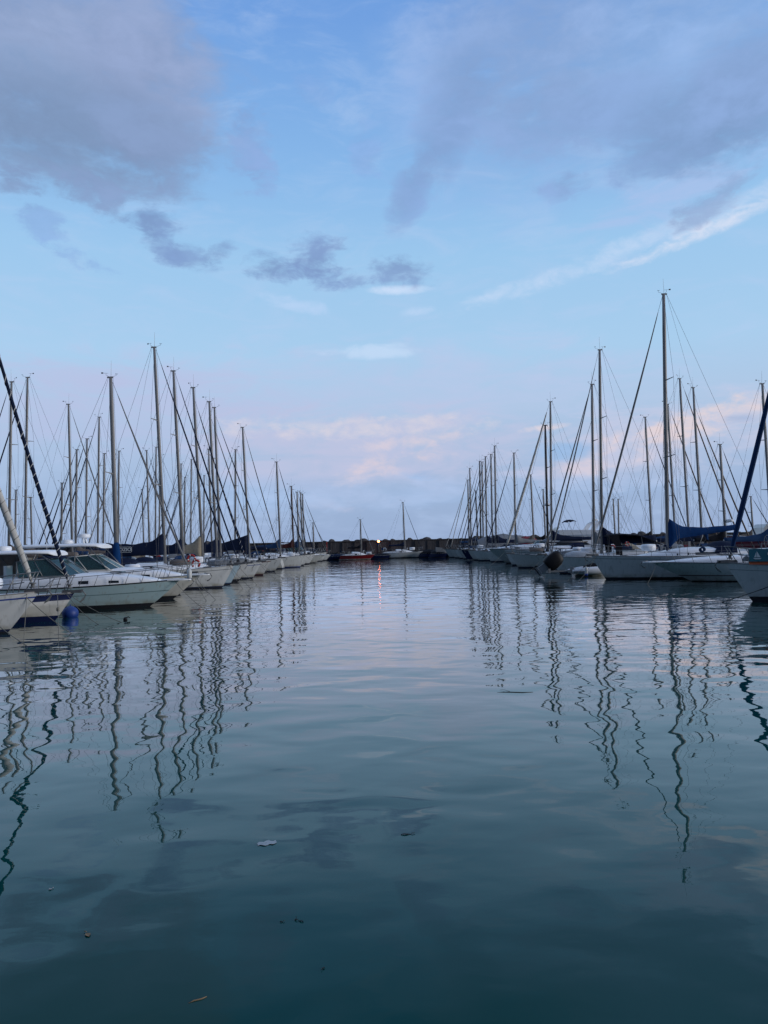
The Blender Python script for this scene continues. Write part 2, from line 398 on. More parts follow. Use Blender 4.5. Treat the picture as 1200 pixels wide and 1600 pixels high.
        if spiral:
            turns = int((b - a).length / spiral * 1.5); mb = MB(); pp = []
            ax = (b - a).normalized(); e1 = Vector((0, 1, 0)); e2 = ax.cross(e1)
            N = turns * 14
            for i in range(N + 1):
                k = i / N; r = gr * 1.0
                for q in range(len(ks) - 1):
                    if ks[q] <= k <= ks[q + 1]: r = gr * lerp(rr[q], rr[q + 1], (k - ks[q]) / (ks[q + 1] - ks[q])); break
                th = 2 * PI * turns * (1 - (1 - k) ** 2.2)
                pp.append(lerp(a, b, k) + sag * math.sin(PI * k) + (e1 * math.cos(th) + e2 * math.sin(th)) * (r + .004))
            mb.tube(pp, lr, 4); mb.build('lashing', lm, fo)
    # boom and sail cover
    E = .36 * L; bz = zb + .75
    bp = lambda t: Vector((mastx - bz * tr - .12 - E * t, 0, bz + boomrise * t))
    mb = MB(); mb.tube([bp(0), bp(1)], .065, 8); mb.build('boom', mastm if mastm is not ALUB else ALU, root)
    if cover:
        mb = MB(); rings = []; n = 14
        for i in range(n + 1):
            t = i / n; p = bp(-.02 + 1.0 * t)
            hh = coverh * (math.exp(-t * 5.5) * .72 + cfloor - .10 * t * cfloor / .3 + (cfloor - .3) * 1.2 * t * t) * (1 + .05 * math.sin(t * 21)) ; w = .14 + .08 * math.exp(-t * 4) + .02 * math.sin(t * 17)
            if tallcover: hh = coverh * (.32 + .68 * (1 - t) ** 1.2) * .62
            if i == 0: w *= .8
            dn = .13 + (.55 * max(0, 1 - t / .13) if coverh > 1.2 else 0)
            rings.append([p + Vector((0, w * a, lerp(-dn, hh, b))) for a, b in ((-.55, 0), (-1, .14), (-1, .4), (-.62, .72), (-.22, .96), (.0, 1.0), (.22, .96), (.62, .72), (1, .4), (1, .14), (.55, 0))])
        mb.loft(rings); cv = mb.build('sail_cover', cover, root)
        if lod < 2:
            mb = MB()
            for sd in (-1, 1):
                for t in (.3, .55, .8): mb.tube([bp(t) + Vector((0, sd * .1, .1)), lerp(mp(zb), mp(H), .42) + Vector((0, sd * .1, 0))], .005, 4, cap=False)
            mb.build('lazy_jacks', ROPE, root)
    if wrap:
        mb = MB(); mb.tube([mp(z) for z in (bz - .45, bz - .3, bz + .1, bz + .55, bz + .9)], [.17, .22, .235, .2, .13], 12, flat=.85); mb.build('mast_wrap', wrap, root)
    # deck gear
    if lod < 2:
        for sd in (-1, 1):
            mb = MB(); x = xa - .25; mb.lathe([(.07, 0), (.075, .05), (.05, .08), (.065, .17), (.04, .19)], (x, sd * h.edge(x, 1).y * .62, dz(x) + .24), 8); mb.build('winch', GALV, root)
            mb = MB(); x = mastx + .25; c = Vector((x, sd * B * .17, dz(x) + ch * .8)); mb.tube([c, c + Vector((0, 0, .22)), c + Vector((.05, 0, .3)), c + Vector((.16, 0, .3))], [.05, .05, .06, .085], 8); mb.build('vent_cowl', rnd.choice((WHITE, STEEL, NAVY)), root)
        if rnd.random() < .75:
            mb = MB(); c = Vector((mastx + rnd.uniform(.7, 1.3), rnd.uniform(-.25, .25), dz(mastx + 1) + (ch * .75 if mastx + 1.2 < xf else .0) + .14)); 
            if rnd.random() < .5: mb.lathe([(.05, -.42), (.2, -.40), (.22, -.02), (.22, .02), (.2, .40), (.05, .42)], c + Vector((0, 0, .08)), 12, axis='x'); mb.build('liferaft', TOPW, root)
            else: mb.loft([[c + Vector((x_, w_ * a, b_)) for a, b_ in ((-1, -.16), (-.8, .05), (0, .14 + w_ * .1), (.8, .05), (1, -.16))] for x_, w_ in ((-.6, .25), (-.3, .5), (.3, .5), (.65, .2))]); mb.build('sail_bag', rnd.choice((NAVY, MIDB, BROWNC, GREYC)), root)
        for k in range(2):
            mb = MB(); x = lerp(-L / 2 + .5, L / 2 - 2.5, rnd.random()); sd = rnd.choice((-1, 1)); c = h.edge(x, sd, .42, .06); 
            for q in range(3): mb.torus(c + Vector((.03 * q, -sd * .01 * q, -.02 * q)), .13, .02, 'y', 10, 4)
            mb.build('coiled_rope', rnd.choice((ROPE, ROPED, ROPEW, MIDB)), root)
        if rnd.random() < .6:
            mb = MB(); c = h.edge(-L / 2 + .7, rnd.choice((-1, 1)), .55, .05); mb.torus(c, .22, .07, 'y', 14, 6, arc=1.5 * PI, a0=-.25 * PI); mb.build('horseshoe_buoy', rnd.choice((PRINT, ORANGE, BEIGE, PRINT)), root)
        if rnd.random() < .35:
            mb = MB(); c = h.edge(-L / 2 + .2, 1, .6, .25); mb.tube([c, c + Vector((-.45, 0, 1.15))], .014, 5); mb.build('flag_staff', ALUW, root)
            mb = MB(); c = c + Vector((-.42, 0, 1.08)); mb.loft([[c + Vector((.02 - .05 * k, .03 * math.sin(k * 1.3), -.12 * k)), c + Vector((.02 - .05 * k - .3 + .03 * k, .05 * math.sin(k * 1.3 + 1), -.12 * k - .1))] + [c + Vector((.02 - .05 * k - .3 + .03 * k, .05 * math.sin(k * 1.3 + 1) + .012, -.12 * k - .1)), c + Vector((.02 - .05 * k, .03 * math.sin(k * 1.3) + .012, -.12 * k))] for k in range(5)]); mb.build('flag', rnd.choice((REDC, BLUE, GREYC)), root)
        if rnd.random() < .3 and L > 9:
            mb = MB(); x = lerp(mastx, L / 2, .42); c = Vector((x, 0, dz(x) + .06)); mb.loft([[c + Vector((x_, w_ * a, hh_ * b)) for a, b in ((-1, 0), (-1, .4), (-.6, .9), (0, 1), (.6, .9), (1, .4), (1, 0))] for x_, w_, hh_ in ((-1.0, .5, .36), (-.3, .58, .44), (.5, .48, .42), (1.0, .22, .3), (1.1, .05, .2))]); mb.build('upturned_dinghy', rnd.choice((GREYC, RUBW, GREYH)), root)
        mb = MB(); x = -L / 2 + .35; c = h.edge(x, -1, .62, .1); mb.box(c, (.30, .16, .34), taper=.9); mb.build('rail_bag', rnd.choice((NAVY, BLUE, REDC, GREYC)), root)
    # rails
    if lod < 2:
        mb = MB(); r = .018; zt_ = .6
        e = lambda x, sd, z=0: h.edge(x, sd, z, .05)
        x0, x1 = L / 2 - .18 * L * .55, L / 2 - .12
        for hh in (zt_, .32):
            arc = [e(x0, -1, hh), e(lerp(x0, x1, .5), -1, hh + .03), Vector((x1 + .1, -.12, h.sheer(1) + hh + .05)), Vector((x1 + .12, .12, h.sheer(1) + hh + .05)), e(lerp(x0, x1, .5), 1, hh + .03), e(x0, 1, hh)]
            if hh < .5: mb.tube(arc[:2], r, 5); mb.tube(arc[4:], r, 5)
            else: mb.tube(arc, r, 5)
        for sd in (-1, 1):
            mb.tube([e(x0, sd), e(x0, sd, zt_)], r, 5); mb.tube([e(lerp(x0, x1, .5) - .25, sd), e(lerp(x0, x1, .5), sd, zt_ + .03)], r, 5)
            mb.tube([e(x1 - .25, sd), Vector((x1 + .08, sd * .12, h.sheer(1) + zt_ + .05))], r, 5)
        mb.build('pulpit', STEEL, root)
        mb = MB(); xs = [lerp(x0, -L / 2 + .9, k / 5) for k in range(6)]
        for sd in (-1, 1):
            for x in xs[1:-1]: mb.tube([e(x, sd), e(x, sd, zt_)], .012, 5)
            for hh in (zt_ - .01, .32): mb.tube([e(x, sd, hh - (.015 if i % 2 else 0)) for i, x in enumerate(xs)], .006, 4, cap=False)
        mb.build('guardrail', STEEL, root)
        mb = MB(); xs_ = -L / 2 + .25
        for hh in (zt_, .32): mb.tube([e(-L / 2 + .9, -1, hh), e(xs_, -1, hh), Vector((xs_ - .1, 0, dz(xs_) + hh)), e(xs_, 1, hh), e(-L / 2 + .9, 1, hh)], r, 5)
        for sd in (-1, 1):
            for x in (-L / 2 + .9, xs_): mb.tube([e(x, sd), e(x, sd, zt_)], r, 5)
        mb.build('pushpit', STEEL, root)
        toe_rail(h, root, GREYST if lod else ALU)
        if anchor:
            mb = MB(); c = Vector((L / 2 + .06, 0, h.sheer(1) + .02))
            for sd in (-1, 1): mb.plate([c + Vector((-.5, sd * .06, -.02)), c + Vector((.22, sd * .06, -.02)), c + Vector((.26, sd * .06, .10)), c + Vector((-.5, sd * .06, .06))], .012)
            mb.tube([c + Vector((.2, -.06, .03)), c + Vector((.2, .06, .03))], .035, 8)
            br = mb.build('bow_roller', GALV, root); mb = MB()
            mb.tube([c + Vector((-.5, 0, .08)), c + Vector((.26, 0, .05)), c + Vector((.38, 0, -.12))], .022, 6)
            mb.add([c + Vector(p) for p in ((.40, 0, -.10), (.22, -.16, -.32), (.12, 0, -.40), (.22, .16, -.32), (.30, 0, -.18))], [(0, 1, 2), (0, 2, 3), (1, 4, 3), (1, 4, 0), (0, 4, 3), (1, 2, 3)], 0, False)
            mb.build('anchor', GALV, root)
        mb = MB(); mb.box((L / 2 - .16 * L, 0, dz(L / 2 - .16 * L) + .075), (.5, .5, .045), taper=.92); mb.build('hatch', DKWIN, dk)
        if wheel and lod == 0:
            mb = MB(); c = Vector((-L / 2 + 1.2, 0, dz(-L / 2 + 1.2) + .75)); mb.torus(c, .42, .014, 'x'); 
            for k in range(3): mb.tube([c + Vector((0, .42 * math.cos(k * PI / 3), .42 * math.sin(k * PI / 3))), c - Vector((0, .42 * math.cos(k * PI / 3), .42 * math.sin(k * PI / 3)))], .008, 4)
            mb.build('steering_wheel', STEEL, root)
    root['mast_dx'] = mastx
    del root['mast_dx']
    return root, h, dict(bp=bp, E=E, dz=dz, mastx=mastx, stem=stem_head, coverh=coverh)

def by_pixels(label, Y, ub, top, face, vb=868, rake=1.6, **k):
    xt = at(ub, vb, Y).x; t = at(top[0], top[1], Y); H = t.z
    base = t.x + face * H * math.tan(math.radians(rake))
    if 'hood' not in k: k['hood'] = rnd.choice((NAVY, BLACKC, MIDB, GREYC, NAVY))
    d = max(1.5, (xt - base) * face); L = k.pop('L', None) or min(14, max(d / .43, H * .66, 6))
    d = min(d, L * .6)
    return sailboat(label, xt, Y, L, face, H, d, rake=rake, **k)

# ------------------------------------------------------------------ motor boats
def strip_windows(mb, q, n, gap=.04):
    pass
def motorboat(label, x_tip, Y, L, face, B=3.2, fb=1.0, hullm=WHITE, boot=GREYST, foul=FOUL, cove=None, covem=GREYST, wx=4.3, wbase=.55, wtop=1.25, wl=.85,
              hardtop=None, htz=1.55, htlen=3.4, htm=TOPW, brow=None, side_len=2.0, radome=(), radar_mast=None, canvas=None, rails=True, fly=False, stem=1.35,
              lod=0, group=None, name='motor_cruiser', cat='motorboat', bowup=.2, arch=False, framem=STEEL, foul_z=.05, hump=.5, platform=True, stripes=None, flare=.78):
    root = empty(name, (x_tip - face * L / 2, Y, 0), 0 if face > 0 else PI, label, cat, group)
    h = Hull(L, B, fb, rake=stem, bowup=bowup, sternup=0, flare=flare, entry=2.6, stern=.88, rev=-.05)
    make_hull(h, root, [hullm, boot, foul, covem, WHITE], cove, None, foul_z, foul_z + .06)
    dk = make_deck(h, root, DECK, camber=.10)
    toe_rail(h, root, GREYST if hullm is not AQUA else BLACKP, .03, name='rub_rail')
    dz = lambda x: h.sheer(max(0, min(1, h.t_of(x))))
    wxl = L / 2 - wx; zw = dz(wxl) + wbase
    # cabin top / foredeck moulding
    mb = MB(); rings = []
    xs = [lerp(L / 2 - .75, wxl, i / 9) for i in range(10)] + [wxl - side_len * .5, wxl - side_len, wxl - side_len - 1.2]
    for i, x in enumerate(xs):
        t = min(1, i / 9); w = h.edge(x, 1).y * .80; z0 = dz(x) - .02; hh = .06 + (wbase) * (math.sin(t * PI / 2)) ** .85 + (0 if i <= 9 else 0)
        if i == len(xs) - 1: hh *= .8
        rings.append([Vector((x, w * a, z0 + hh * b)) for a, b in ((-1, 0), (-.97, .5), (-.88, .86), (-.6, 1.0), (0, 1.05), (.6, 1.0), (.88, .86), (.97, .5), (1, 0))])
    mb.loft(rings); cb = mb.build('cabin_top', TOPW, root)
    mb = MB(); mb.box((lerp(L / 2, wxl, .62), 0, dz(lerp(L / 2, wxl, .62)) + wbase * .97 + .05), (.55, .55, .05), taper=.9); mb.build('hatch', DKWIN, cb)
    if lod == 0:
        for sd in (-1, 1):
            for k in (.45, .8):
                i = int(9 * k); a, b = rings[i], rings[i + 1]; i1, i2 = (0, 1) if sd < 0 else (8, 7)
                q = [lerp(a[i1], a[i2], .5), lerp(a[i1], b[i1], .8) * 1 if False else lerp(b[i1], b[i2], .5), lerp(b[i1], b[i2], 1.0), lerp(a[i1], a[i2], 1.0)]
                q = [p + Vector((0, sd * .006, 0)) for p in q]
                if sd > 0: q = q[::-1]
                mb = MB(); mb.plate(q, .012); mb.build('porthole', DKWIN, cb)
    # windscreen
    w0 = h.edge(wxl, 1).y * .72; w1 = w0 * .86; zt = zw + (wtop - wbase)
    bx, tx = wxl, wxl - wl; zc = zw - .01
    fr = MB(); rr = .024
    fbm = [Vector((bx + .18 * (1 - a * a), w0 * a, zc + .06 * (1 - a * a))) for a in (-1, -.33, .33, 1)]
    ftp = [Vector((tx + .16 * (1 - a * a), w1 * a, zt + .03 * (1 - a * a))) for a in (-1, -.33, .33, 1)]
    fr.tube(fbm, rr, 6); fr.tube(ftp, rr, 6)
    for a, b in zip(fbm, ftp): fr.tube([a, b], rr, 6)
    sidep = []
    for sd, c, d in ((-1, fbm[0], ftp[0]), (1, fbm[3], ftp[3])):
        bb = Vector((bx - side_len, sd * w0 * 1.04, zc - .02)); tt = Vector((tx - side_len * .62, sd * w1 * 1.04, zt - .10))
        mbt, mtt = lerp(c, bb, .52), lerp(d, tt, .45)
        fr.tube([c, bb], rr, 6); fr.tube([d, tt], rr, 6); fr.tube([tt, bb], rr, 6); fr.tube([mbt, mtt], rr * .8, 6)
        sidep += [(sd, [c, mbt, mtt, d]), (sd, [mbt, bb, tt, mtt])]
    ws = fr.build('windscreen', framem, root)
    for i in range(3):
        mb = MB(); mb.plate([fbm[i], fbm[i + 1], ftp[i + 1], ftp[i]], .008); mb.build('pane', GLASS, ws)
    for sd, q in sidep:
        mb = MB(); mb.plate(q if sd < 0 else q[::-1], .008); mb.build('pane', GLASS, ws)
    # cockpit interior: sole, seats, console
    mb = MB(); mb.box((bx - side_len * .55, 0, dz(bx - 1) + .35), (1.1, w0 * 1.5, .7), taper=.85); mb.build('console', GREYH if lod else DKWIN, root)
    mb = MB()
    for sd in (-1, 1): mb.box((bx - side_len - .5, sd * w0 * .5, dz(bx - 2) + .35), (.5, .55, .25)); mb.box((bx - side_len - .75, sd * w0 * .5, dz(bx - 2) + .72), (.12, .55, .6))
    mb.build('seat', TOPW, root)
    if hardtop:
        z = dz(bx - 1) + htz; x1 = tx + hardtop; x0 = x1 - htlen; w = w1 * 1.06; mb = MB(); rings = []
        for t, e in ((0, .86), (.03, .97), (.15, 1), (.8, 1), (.95, .9), (1, .74)):
            zz = z + .05 * math.sin(PI * t) - (.07 if t == 1 else 0)
            rings.append([Vector((lerp(x0, x1, t), w * e * a, zz + b)) for a, b in ((-1, 0), (-1, .05), (-.9, .11), (-.4, .15), (.4, .15), (.9, .11), (1, .05), (1, 0), (.5, -.02), (-.5, -.02))])
        mb.loft(rings); ht = mb.build('hardtop', htm, root)
        for sd in (-1, 1):
            for xa_, xb_, zb_ in ((x1 - .5, bx - .15, zw), (x1 - 1.2, bx - side_len * .8, zw), (x0 + .35, x0 - .1, dz(x0)), (x0 + 1.2, x0 + .5, dz(x0))):
                mb = MB(); mb.tube([(xa_, sd * w * .92, z + .01), (xb_, sd * w0 * 1.02, zb_)], .022, 6); mb.build('support_tube', STEEL, ht)
            mb = MB(); mb.tube([(x0 + .3, sd * w * .92, z - .01), (x0 + 1.3, sd * w0 * 1.02, dz(x0) + .1)], .018, 6); mb.build('support_tube', STEEL, ht)
        for i, (dx, rz_) in enumerate(radome):
            mb = MB(); c = Vector((x1 - dx, 0, z + .14 + rz_)); 
            if rz_ > .05: mb.tube([c - Vector((.05, 0, rz_ + .02)), c], .06, 6)
            mb.lathe([(.06, 0), (.27, .02), (.31, .08), (.31, .17), (.27, .235), (.06, .26)], c, 18); mb.build('radar_dome', TOPW, ht)
        if radar_mast:
            mb = MB(); c = Vector((x1 - radar_mast[0], 0, z + .14)); 
            for sd in (-1, 1): mb.tube([c + Vector((0, sd * .22, 0)), c + Vector((-.08, sd * .14, radar_mast[1]))], .05, 6)
            mb.lathe([(.06, 0), (.27, .02), (.31, .07), (.31, .15), (.27, .21), (.06, .23)], c + Vector((-.08, 0, radar_mast[1])), 18); mb.build('radar_mast', TOPW, ht)
        mb = MB(); mb.tube([(x1 - .9, w * .6, z + .1), (x1 - 1.1, w * .6, z + 2.2)], [.012, .005], 5); mb.build('antenna', ALUW, ht)
        if brow:
            mb = MB(); mb.loft([[Vector((tx + .03 + .14 * (1 - a * a), w1 * a, zt + .01)), Vector((tx + .10 + .14 * (1 - a * a), w1 * a, zt + .01)), Vector((x1 - .35 + .1 * (1 - a * a), w1 * .98 * a, z - .02)), Vector((x1 - .45 + .1 * (1 - a * a), w1 * .98 * a, z - .02))] for a in (-1, -.5, 0, .5, 1)])
            mb.build('canvas_brow', brow, root)
        if canvas:
            for sd in (-1, 1):
                mb = MB(); q = [Vector((x0 + 1.2, sd * w * .95, z - .02)), Vector((x0 + .1, sd * w * .95, z - .02)), Vector((x0 - .3, sd * w0 * 1.02, dz(x0) + .1)), Vector((x0 + 1.5, sd * w0 * 1.02, dz(x0) + .1))]
                mb.plate(q if sd > 0 else q[::-1], .01); mb.build('side_curtain', canvas, root)
    if arch:
        mb = MB(); x = bx - side_len - .9; z = dz(x)
        mb.loft([[p + Vector((o, 0, 0)) for o in (-.18, .18)] + [p + Vector((o, q * .0 + .0, .0)) + n for o, n in ((.16, nn), (-.16, nn))] for p, nn, q in
                 [(Vector((x + .5, -w0, z)), Vector((0, .08, 0)), 0), (Vector((x, -w0 * .9, z + 1.3)), Vector((0, .08, -.06)), 0), (Vector((x - .1, -w0 * .6, z + 1.5)), Vector((0, 0, -.09)), 0), (Vector((x - .1, w0 * .6, z + 1.5)), Vector((0, 0, -.09)), 0), (Vector((x, w0 * .9, z + 1.3)), Vector((0, -.08, -.06)), 0), (Vector((x + .5, w0, z)), Vector((0, -.08, 0)), 0)]], smooth=False)
        mb.build('radar_arch', TOPW, root)
    if rails:
        mb = MB(); n = 9; top = {}
        xx = [lerp(bx - .6, L / 2 - .25, i / (n - 1)) for i in range(n)]
        for sd in (-1, 1):
            tp = [h.edge(x + .18, sd, .40 + .18 * i / (n - 1), .10) for i, x in enumerate(xx)]
            tp[-1] = Vector((L / 2 + .12, sd * .14, dz(L / 2) + .6)); tp = [h.edge(bx - .9, sd, .02, .1)] + tp
            mb.tube(tp, .014, 5)
            for i, x in enumerate(xx[:-1]): mb.tube([h.edge(x, sd, 0, .12), tp[i + 1]], .012, 5)
        mb.tube([Vector((L / 2 + .12, -.14, dz(L / 2) + .6)), Vector((L / 2 + .2, 0, dz(L / 2) + .61)), Vector((L / 2 + .12, .14, dz(L / 2) + .6))], .014, 5)
        mb.build('bow_rail', STEEL, root)
    if platform:
        mb = MB(); c = Vector((L / 2 + .12, 0, dz(L / 2) - .02)); mb.loft([[c + Vector((x, w * a, z)) for a, z in ((-1, 0), (-1, .06), (1, .06), (1, 0))] for x, w in ((-.6, .32), (.1, .24), (.34, .14), (.40, .05))], smooth=False)
        bp_ = mb.build('bow_platform', TOPW, root); mb = MB()
        mb.tube([c + Vector((.1, 0, .1)), c + Vector((.42, 0, .06)), c + Vector((.5, 0, -.08))], .025, 6)
        mb.add([c + Vector(p) for p in ((.52, 0, -.08), (.34, -.15, -.28), (.22, 0, -.34), (.34, .15, -.28))], [(0, 1, 2), (0, 2, 3), (3, 2, 1)], 0, False); mb.tube([c + Vector((.30, -.15, -.27)), c + Vector((.30, .15, -.27))], .03, 5)
        mb.build('anchor', GALV, root)
    if fly:
        # saloon and flying bridge of a large cruiser
        mb = MB(); x0, x1 = bx - .25, -L / 2 + 2.2; zr = dz(0) + 1.5; rings = []
        for t in (0, .12, .3, .6, 1):
            x = lerp(x0, x1, t); w = B * .38; rings.append([Vector((x, w * a, z)) for a, z in ((-1, dz(x)), (-.96, dz(x) + (.42 if t == 0 else .7)), (-.9, lerp(dz(x) + .46, zr, min(1, t / .3))), (.9, lerp(dz(x) + .46, zr, min(1, t / .3))), (.96, dz(x) + (.42 if t == 0 else .7)), (1, dz(x)))])
        mb.loft(rings, smooth=False); sal = mb.build('saloon', TOPW, root)
        for sd in (-1, 1):
            mb = MB(); w = B * .38 + .004
            q = [Vector((lerp(x0, x1, .20), sd * w, dz(0) + .42)), Vector((lerp(x0, x1, .80), sd * w, dz(0) + .45)), Vector((lerp(x0, x1, .62), sd * w * .965, dz(0) + 1.08)), Vector((lerp(x0, x1, .36), sd * w * .965, dz(0) + 1.14))]
            mb.plate(q if sd > 0 else q[::-1], .014); mb.build('window', DKWIN, sal)
        for k in (-1, 0, 1):
            mb = MB(); w = B * .11
            a0, a1 = rings[0], rings[2]
            q = [Vector((lerp(x0, x1, .03), k * w * 2.2 - w, dz(x0) + .56)), Vector((lerp(x0, x1, .03), k * w * 2.2 + w, dz(x0) + .56)), Vector((lerp(x0, x1, .26), k * w * 2.1 + w * .95, zr - .06)), Vector((lerp(x0, x1, .26), k * w * 2.1 - w * .95, zr - .06))]
            mb.plate(q, .03); mb.build('windscreen_pane', DKBLUE, sal)
        mb = MB(); xf0, xf1 = lerp(x0, x1, .22), x1 - .8
        rings = [[Vector((x, w * a, zr + z)) for a, z in ((-1, .0), (-1.05, hh), (-.95, hh), (-.9, .06), (.9, .06), (.95, hh), (1.05, hh), (1, 0))] for x, w, hh in ((xf0, B * .30, .18), (xf0 - .5, B * .38, .55), (lerp(xf0, xf1, .6), B * .40, .5), (xf1, B * .40, .35))]
        mb.loft(rings, smooth=False); fb_ = mb.build('flying_bridge', TOPW, root); mb = MB()
        mb.plate([Vector((xf0 - .35, -B * .33, zr + .5)), Vector((xf0 - .35, B * .33, zr + .5)), Vector((xf0 - .75, B * .3, zr + .85)), Vector((xf0 - .75, -B * .3, zr + .85))], .01); mb.build('wind_deflector', DKWIN, fb_)
        mb = MB(); xa_ = lerp(xf0, xf1, .72)
        for sd in (-1, 1): mb.loft([[Vector((xa_ - o + e, sd * B * .38 * k, zr + z)) for e in (0, .55)] + [Vector((xa_ - o + e, sd * (B * .38 * k - .1), zr + z)) for e in (.55, 0)] for o, z, k in ((0, .3, 1), (.55, 1.15, .93), (.75, 1.3, .8))], smooth=False)
        mb.box((xa_ - .5, 0, zr + 1.32), (.5, B * .64, .09)); ar = mb.build('radar_arch', TOPW, fb_)
        mb = MB(); mb.lathe([(.06, 0), (.29, .03), (.32, .12), (.27, .22), (.05, .25)], (xa_ - .5, 0, zr + 1.42), 16); mb.build('radar_dome', TOPW, ar)
        mb = MB()
        for y, dxx in ((-.6, -.5), (.6, .5), (.9, -.2)): mb.tube([(xa_ - .5, y, zr + 1.35), (xa_ - .5 + dxx * 1.6, y, zr + 3.4)], [.014, .006], 5)
        mb.build('antenna', ALUW, ar)
        mb = MB(); xb_ = lerp(xf0, xf1, .34); rings = [[Vector((xb_ + dx_, B * .3 * a, zr + 1.55 + hh + .08 * (1 - a * a) + o)) for a, o in ((-1, 0), (0, 0), (1, 0), (1, -.05), (0, -.05), (-1, -.05))] for dx_, hh in ((-.45, -.12), (-.1, .02), (.25, .0), (.5, -.2))]
        mb.loft(rings); bm = mb.build('bimini', NAVY, fb_)
        for sd in (-1, 1):
            mb = MB()
            for d_ in (-.4, .45): mb.tube([(xb_ + .0, sd * B * .3, zr + .4), (xb_ + d_, sd * B * .3, zr + 1.45)], .016, 5)
            mb.build('bimini_frame', STEEL, bm)
    return root, h, dict(dz=dz)

# ------------------------------------------------------------------ sky
world = bpy.data.worlds.new('World'); sc.world = world; world.use_nodes = True
wn = world.node_tree; wn.nodes.clear()
SUN_EL, SUN_AZ = math.radians(11), math.radians(104)      # behind the viewer, to the right
class NB:
    def __init__(s, nt): s.nt = nt
    def n(s, t): return s.nt.nodes.new(t)
    def put(s, sock, v):
        if hasattr(v, 'is_output') : s.nt.links.new(v, sock)
        else: sock.default_value = v
    def m(s, op, a, b=None, c=None):
        x = s.n('ShaderNodeMath'); x.operation = op; s.put(x.inputs[0], a)
        if b is not None: s.put(x.inputs[1], b)
        if c is not None: s.put(x.inputs[2], c)
        return x.outputs[0]
    def noise(s, vec, scale, detail=6, rough=.55, dist=0):
        x = s.n('ShaderNodeTexNoise'); x.inputs['Scale'].default_value = scale; x.inputs['Detail'].default_value = detail
        x.inputs['Roughness'].default_value = rough; x.inputs['Distortion'].default_value = dist; s.nt.links.new(vec, x.inputs['Vector']); return x.outputs['Fac']
    def mapping(s, vec, scale=(1, 1, 1), loc=(0, 0, 0), rot=(0, 0, 0)):
        x = s.n('ShaderNodeMapping'); x.inputs['Scale'].default_value = scale; x.inputs['Location'].default_value = loc; x.inputs['Rotation'].default_value = rot
        s.nt.links.new(vec, x.inputs[0]); return x.outputs[0]
    def smooth(s, v, lo, hi, a=0, b=1):
        x = s.n('ShaderNodeMapRange'); x.interpolation_type = 'SMOOTHSTEP'; s.put(x.inputs[0], v)
        x.inputs[1].default_value = lo; x.inputs[2].default_value = hi; x.inputs[3].default_value = a; x.inputs[4].default_value = b; return x.outputs[0]
    def mix(s, f, a, b):
        x = s.n('ShaderNodeMix'); x.data_type = 'RGBA'; s.put(x.inputs[0], f); s.put(x.inputs[6], a); s.put(x.inputs[7], b); return x.outputs[2]
W = NB(wn)
BG_STR = .1
lin = lambda c, g=1.0: (*[x * g / BG_STR for x in s2l(c)], 1)
tc = W.n('ShaderNodeTexCoord'); D = tc.outputs['Generated']
sep = W.n('ShaderNodeSeparateXYZ'); wn.links.new(D, sep.inputs[0])
az = W.m('ARCTAN2', sep.outputs[0], sep.outputs[1]); el = W.m('ARCSINE', sep.outputs[2])
nish = W.n('ShaderNodeTexSky'); nish.sky_type = 'NISHITA'; nish.sun_disc = False
nish.sun_elevation = SUN_EL; nish.sun_rotation = SUN_AZ; nish.air_density = 1.0; nish.dust_density = .6; nish.ozone_density = 2.5
ramp = W.n('ShaderNodeValToRGB'); e_ = ramp.color_ramp.elements
stops = [(0, (150, 174, 214)), (3, (154, 178, 217)), (6, (168, 190, 224)), (10, (178, 202, 232)), (14, (172, 209, 241)), (21, (160, 204, 242)), (27, (140, 188, 238)), (36, (116, 164, 229)), (55, (100, 146, 215)), (90, (88, 128, 200))]
e_[0].position = 0; e_[1].position = 1
for d, c in stops:
    el_ = e_[0] if d == 0 else e_[len(e_) - 1] if d == 90 else e_.new(d / 90)
    el_.color = (*s2l(c), 1)
wn.links.new(W.m('DIVIDE', W.m('MAXIMUM', el, 0.0), PI / 2), ramp.inputs[0])
sc10 = W.n('ShaderNodeVectorMath'); sc10.operation = 'SCALE'; sc10.inputs['Scale'].default_value = 1 / BG_STR; wn.links.new(ramp.outputs[0], sc10.inputs[0])
nsc = W.n('ShaderNodeVectorMath'); nsc.operation = 'SCALE'; nsc.inputs['Scale'].default_value = 1.6; wn.links.new(nish.outputs[0], nsc.inputs[0])
col = W.mix(.08, sc10.outputs[0], nsc.outputs[0])
V1 = W.mapping(D, (1, 1, 2.0)); V2 = W.mapping(D, (1, 1, 3.4), (3.1, 1.7, .4))
N1 = W.noise(V1, 7, 8, .58, .3); N2 = W.noise(V2, 11, 8, .6, .6); N3 = W.noise(V1, 17, 7, .62, .4); NL = W.noise(V2, 3.2, 5, .5)
N4 = W.noise(V1, 36, 6, .62, .5); N5 = W.noise(V1, 5, 4, .5)
NB1 = W.m('ADD', W.m('MULTIPLY', N1, .52), W.m('ADD', W.m('MULTIPLY', N3, .34), W.m('MULTIPLY', N4, .14)))     # big clouds: billows with ragged edges
NB3 = W.m('ADD', W.m('MULTIPLY', N3, .62), W.m('MULTIPLY', N4, .38))                                         # small clouds
SH = W.smooth(W.m('ADD', W.m('MULTIPLY', N1, .6), W.m('MULTIPLY', N3, .4)), .36, .64)
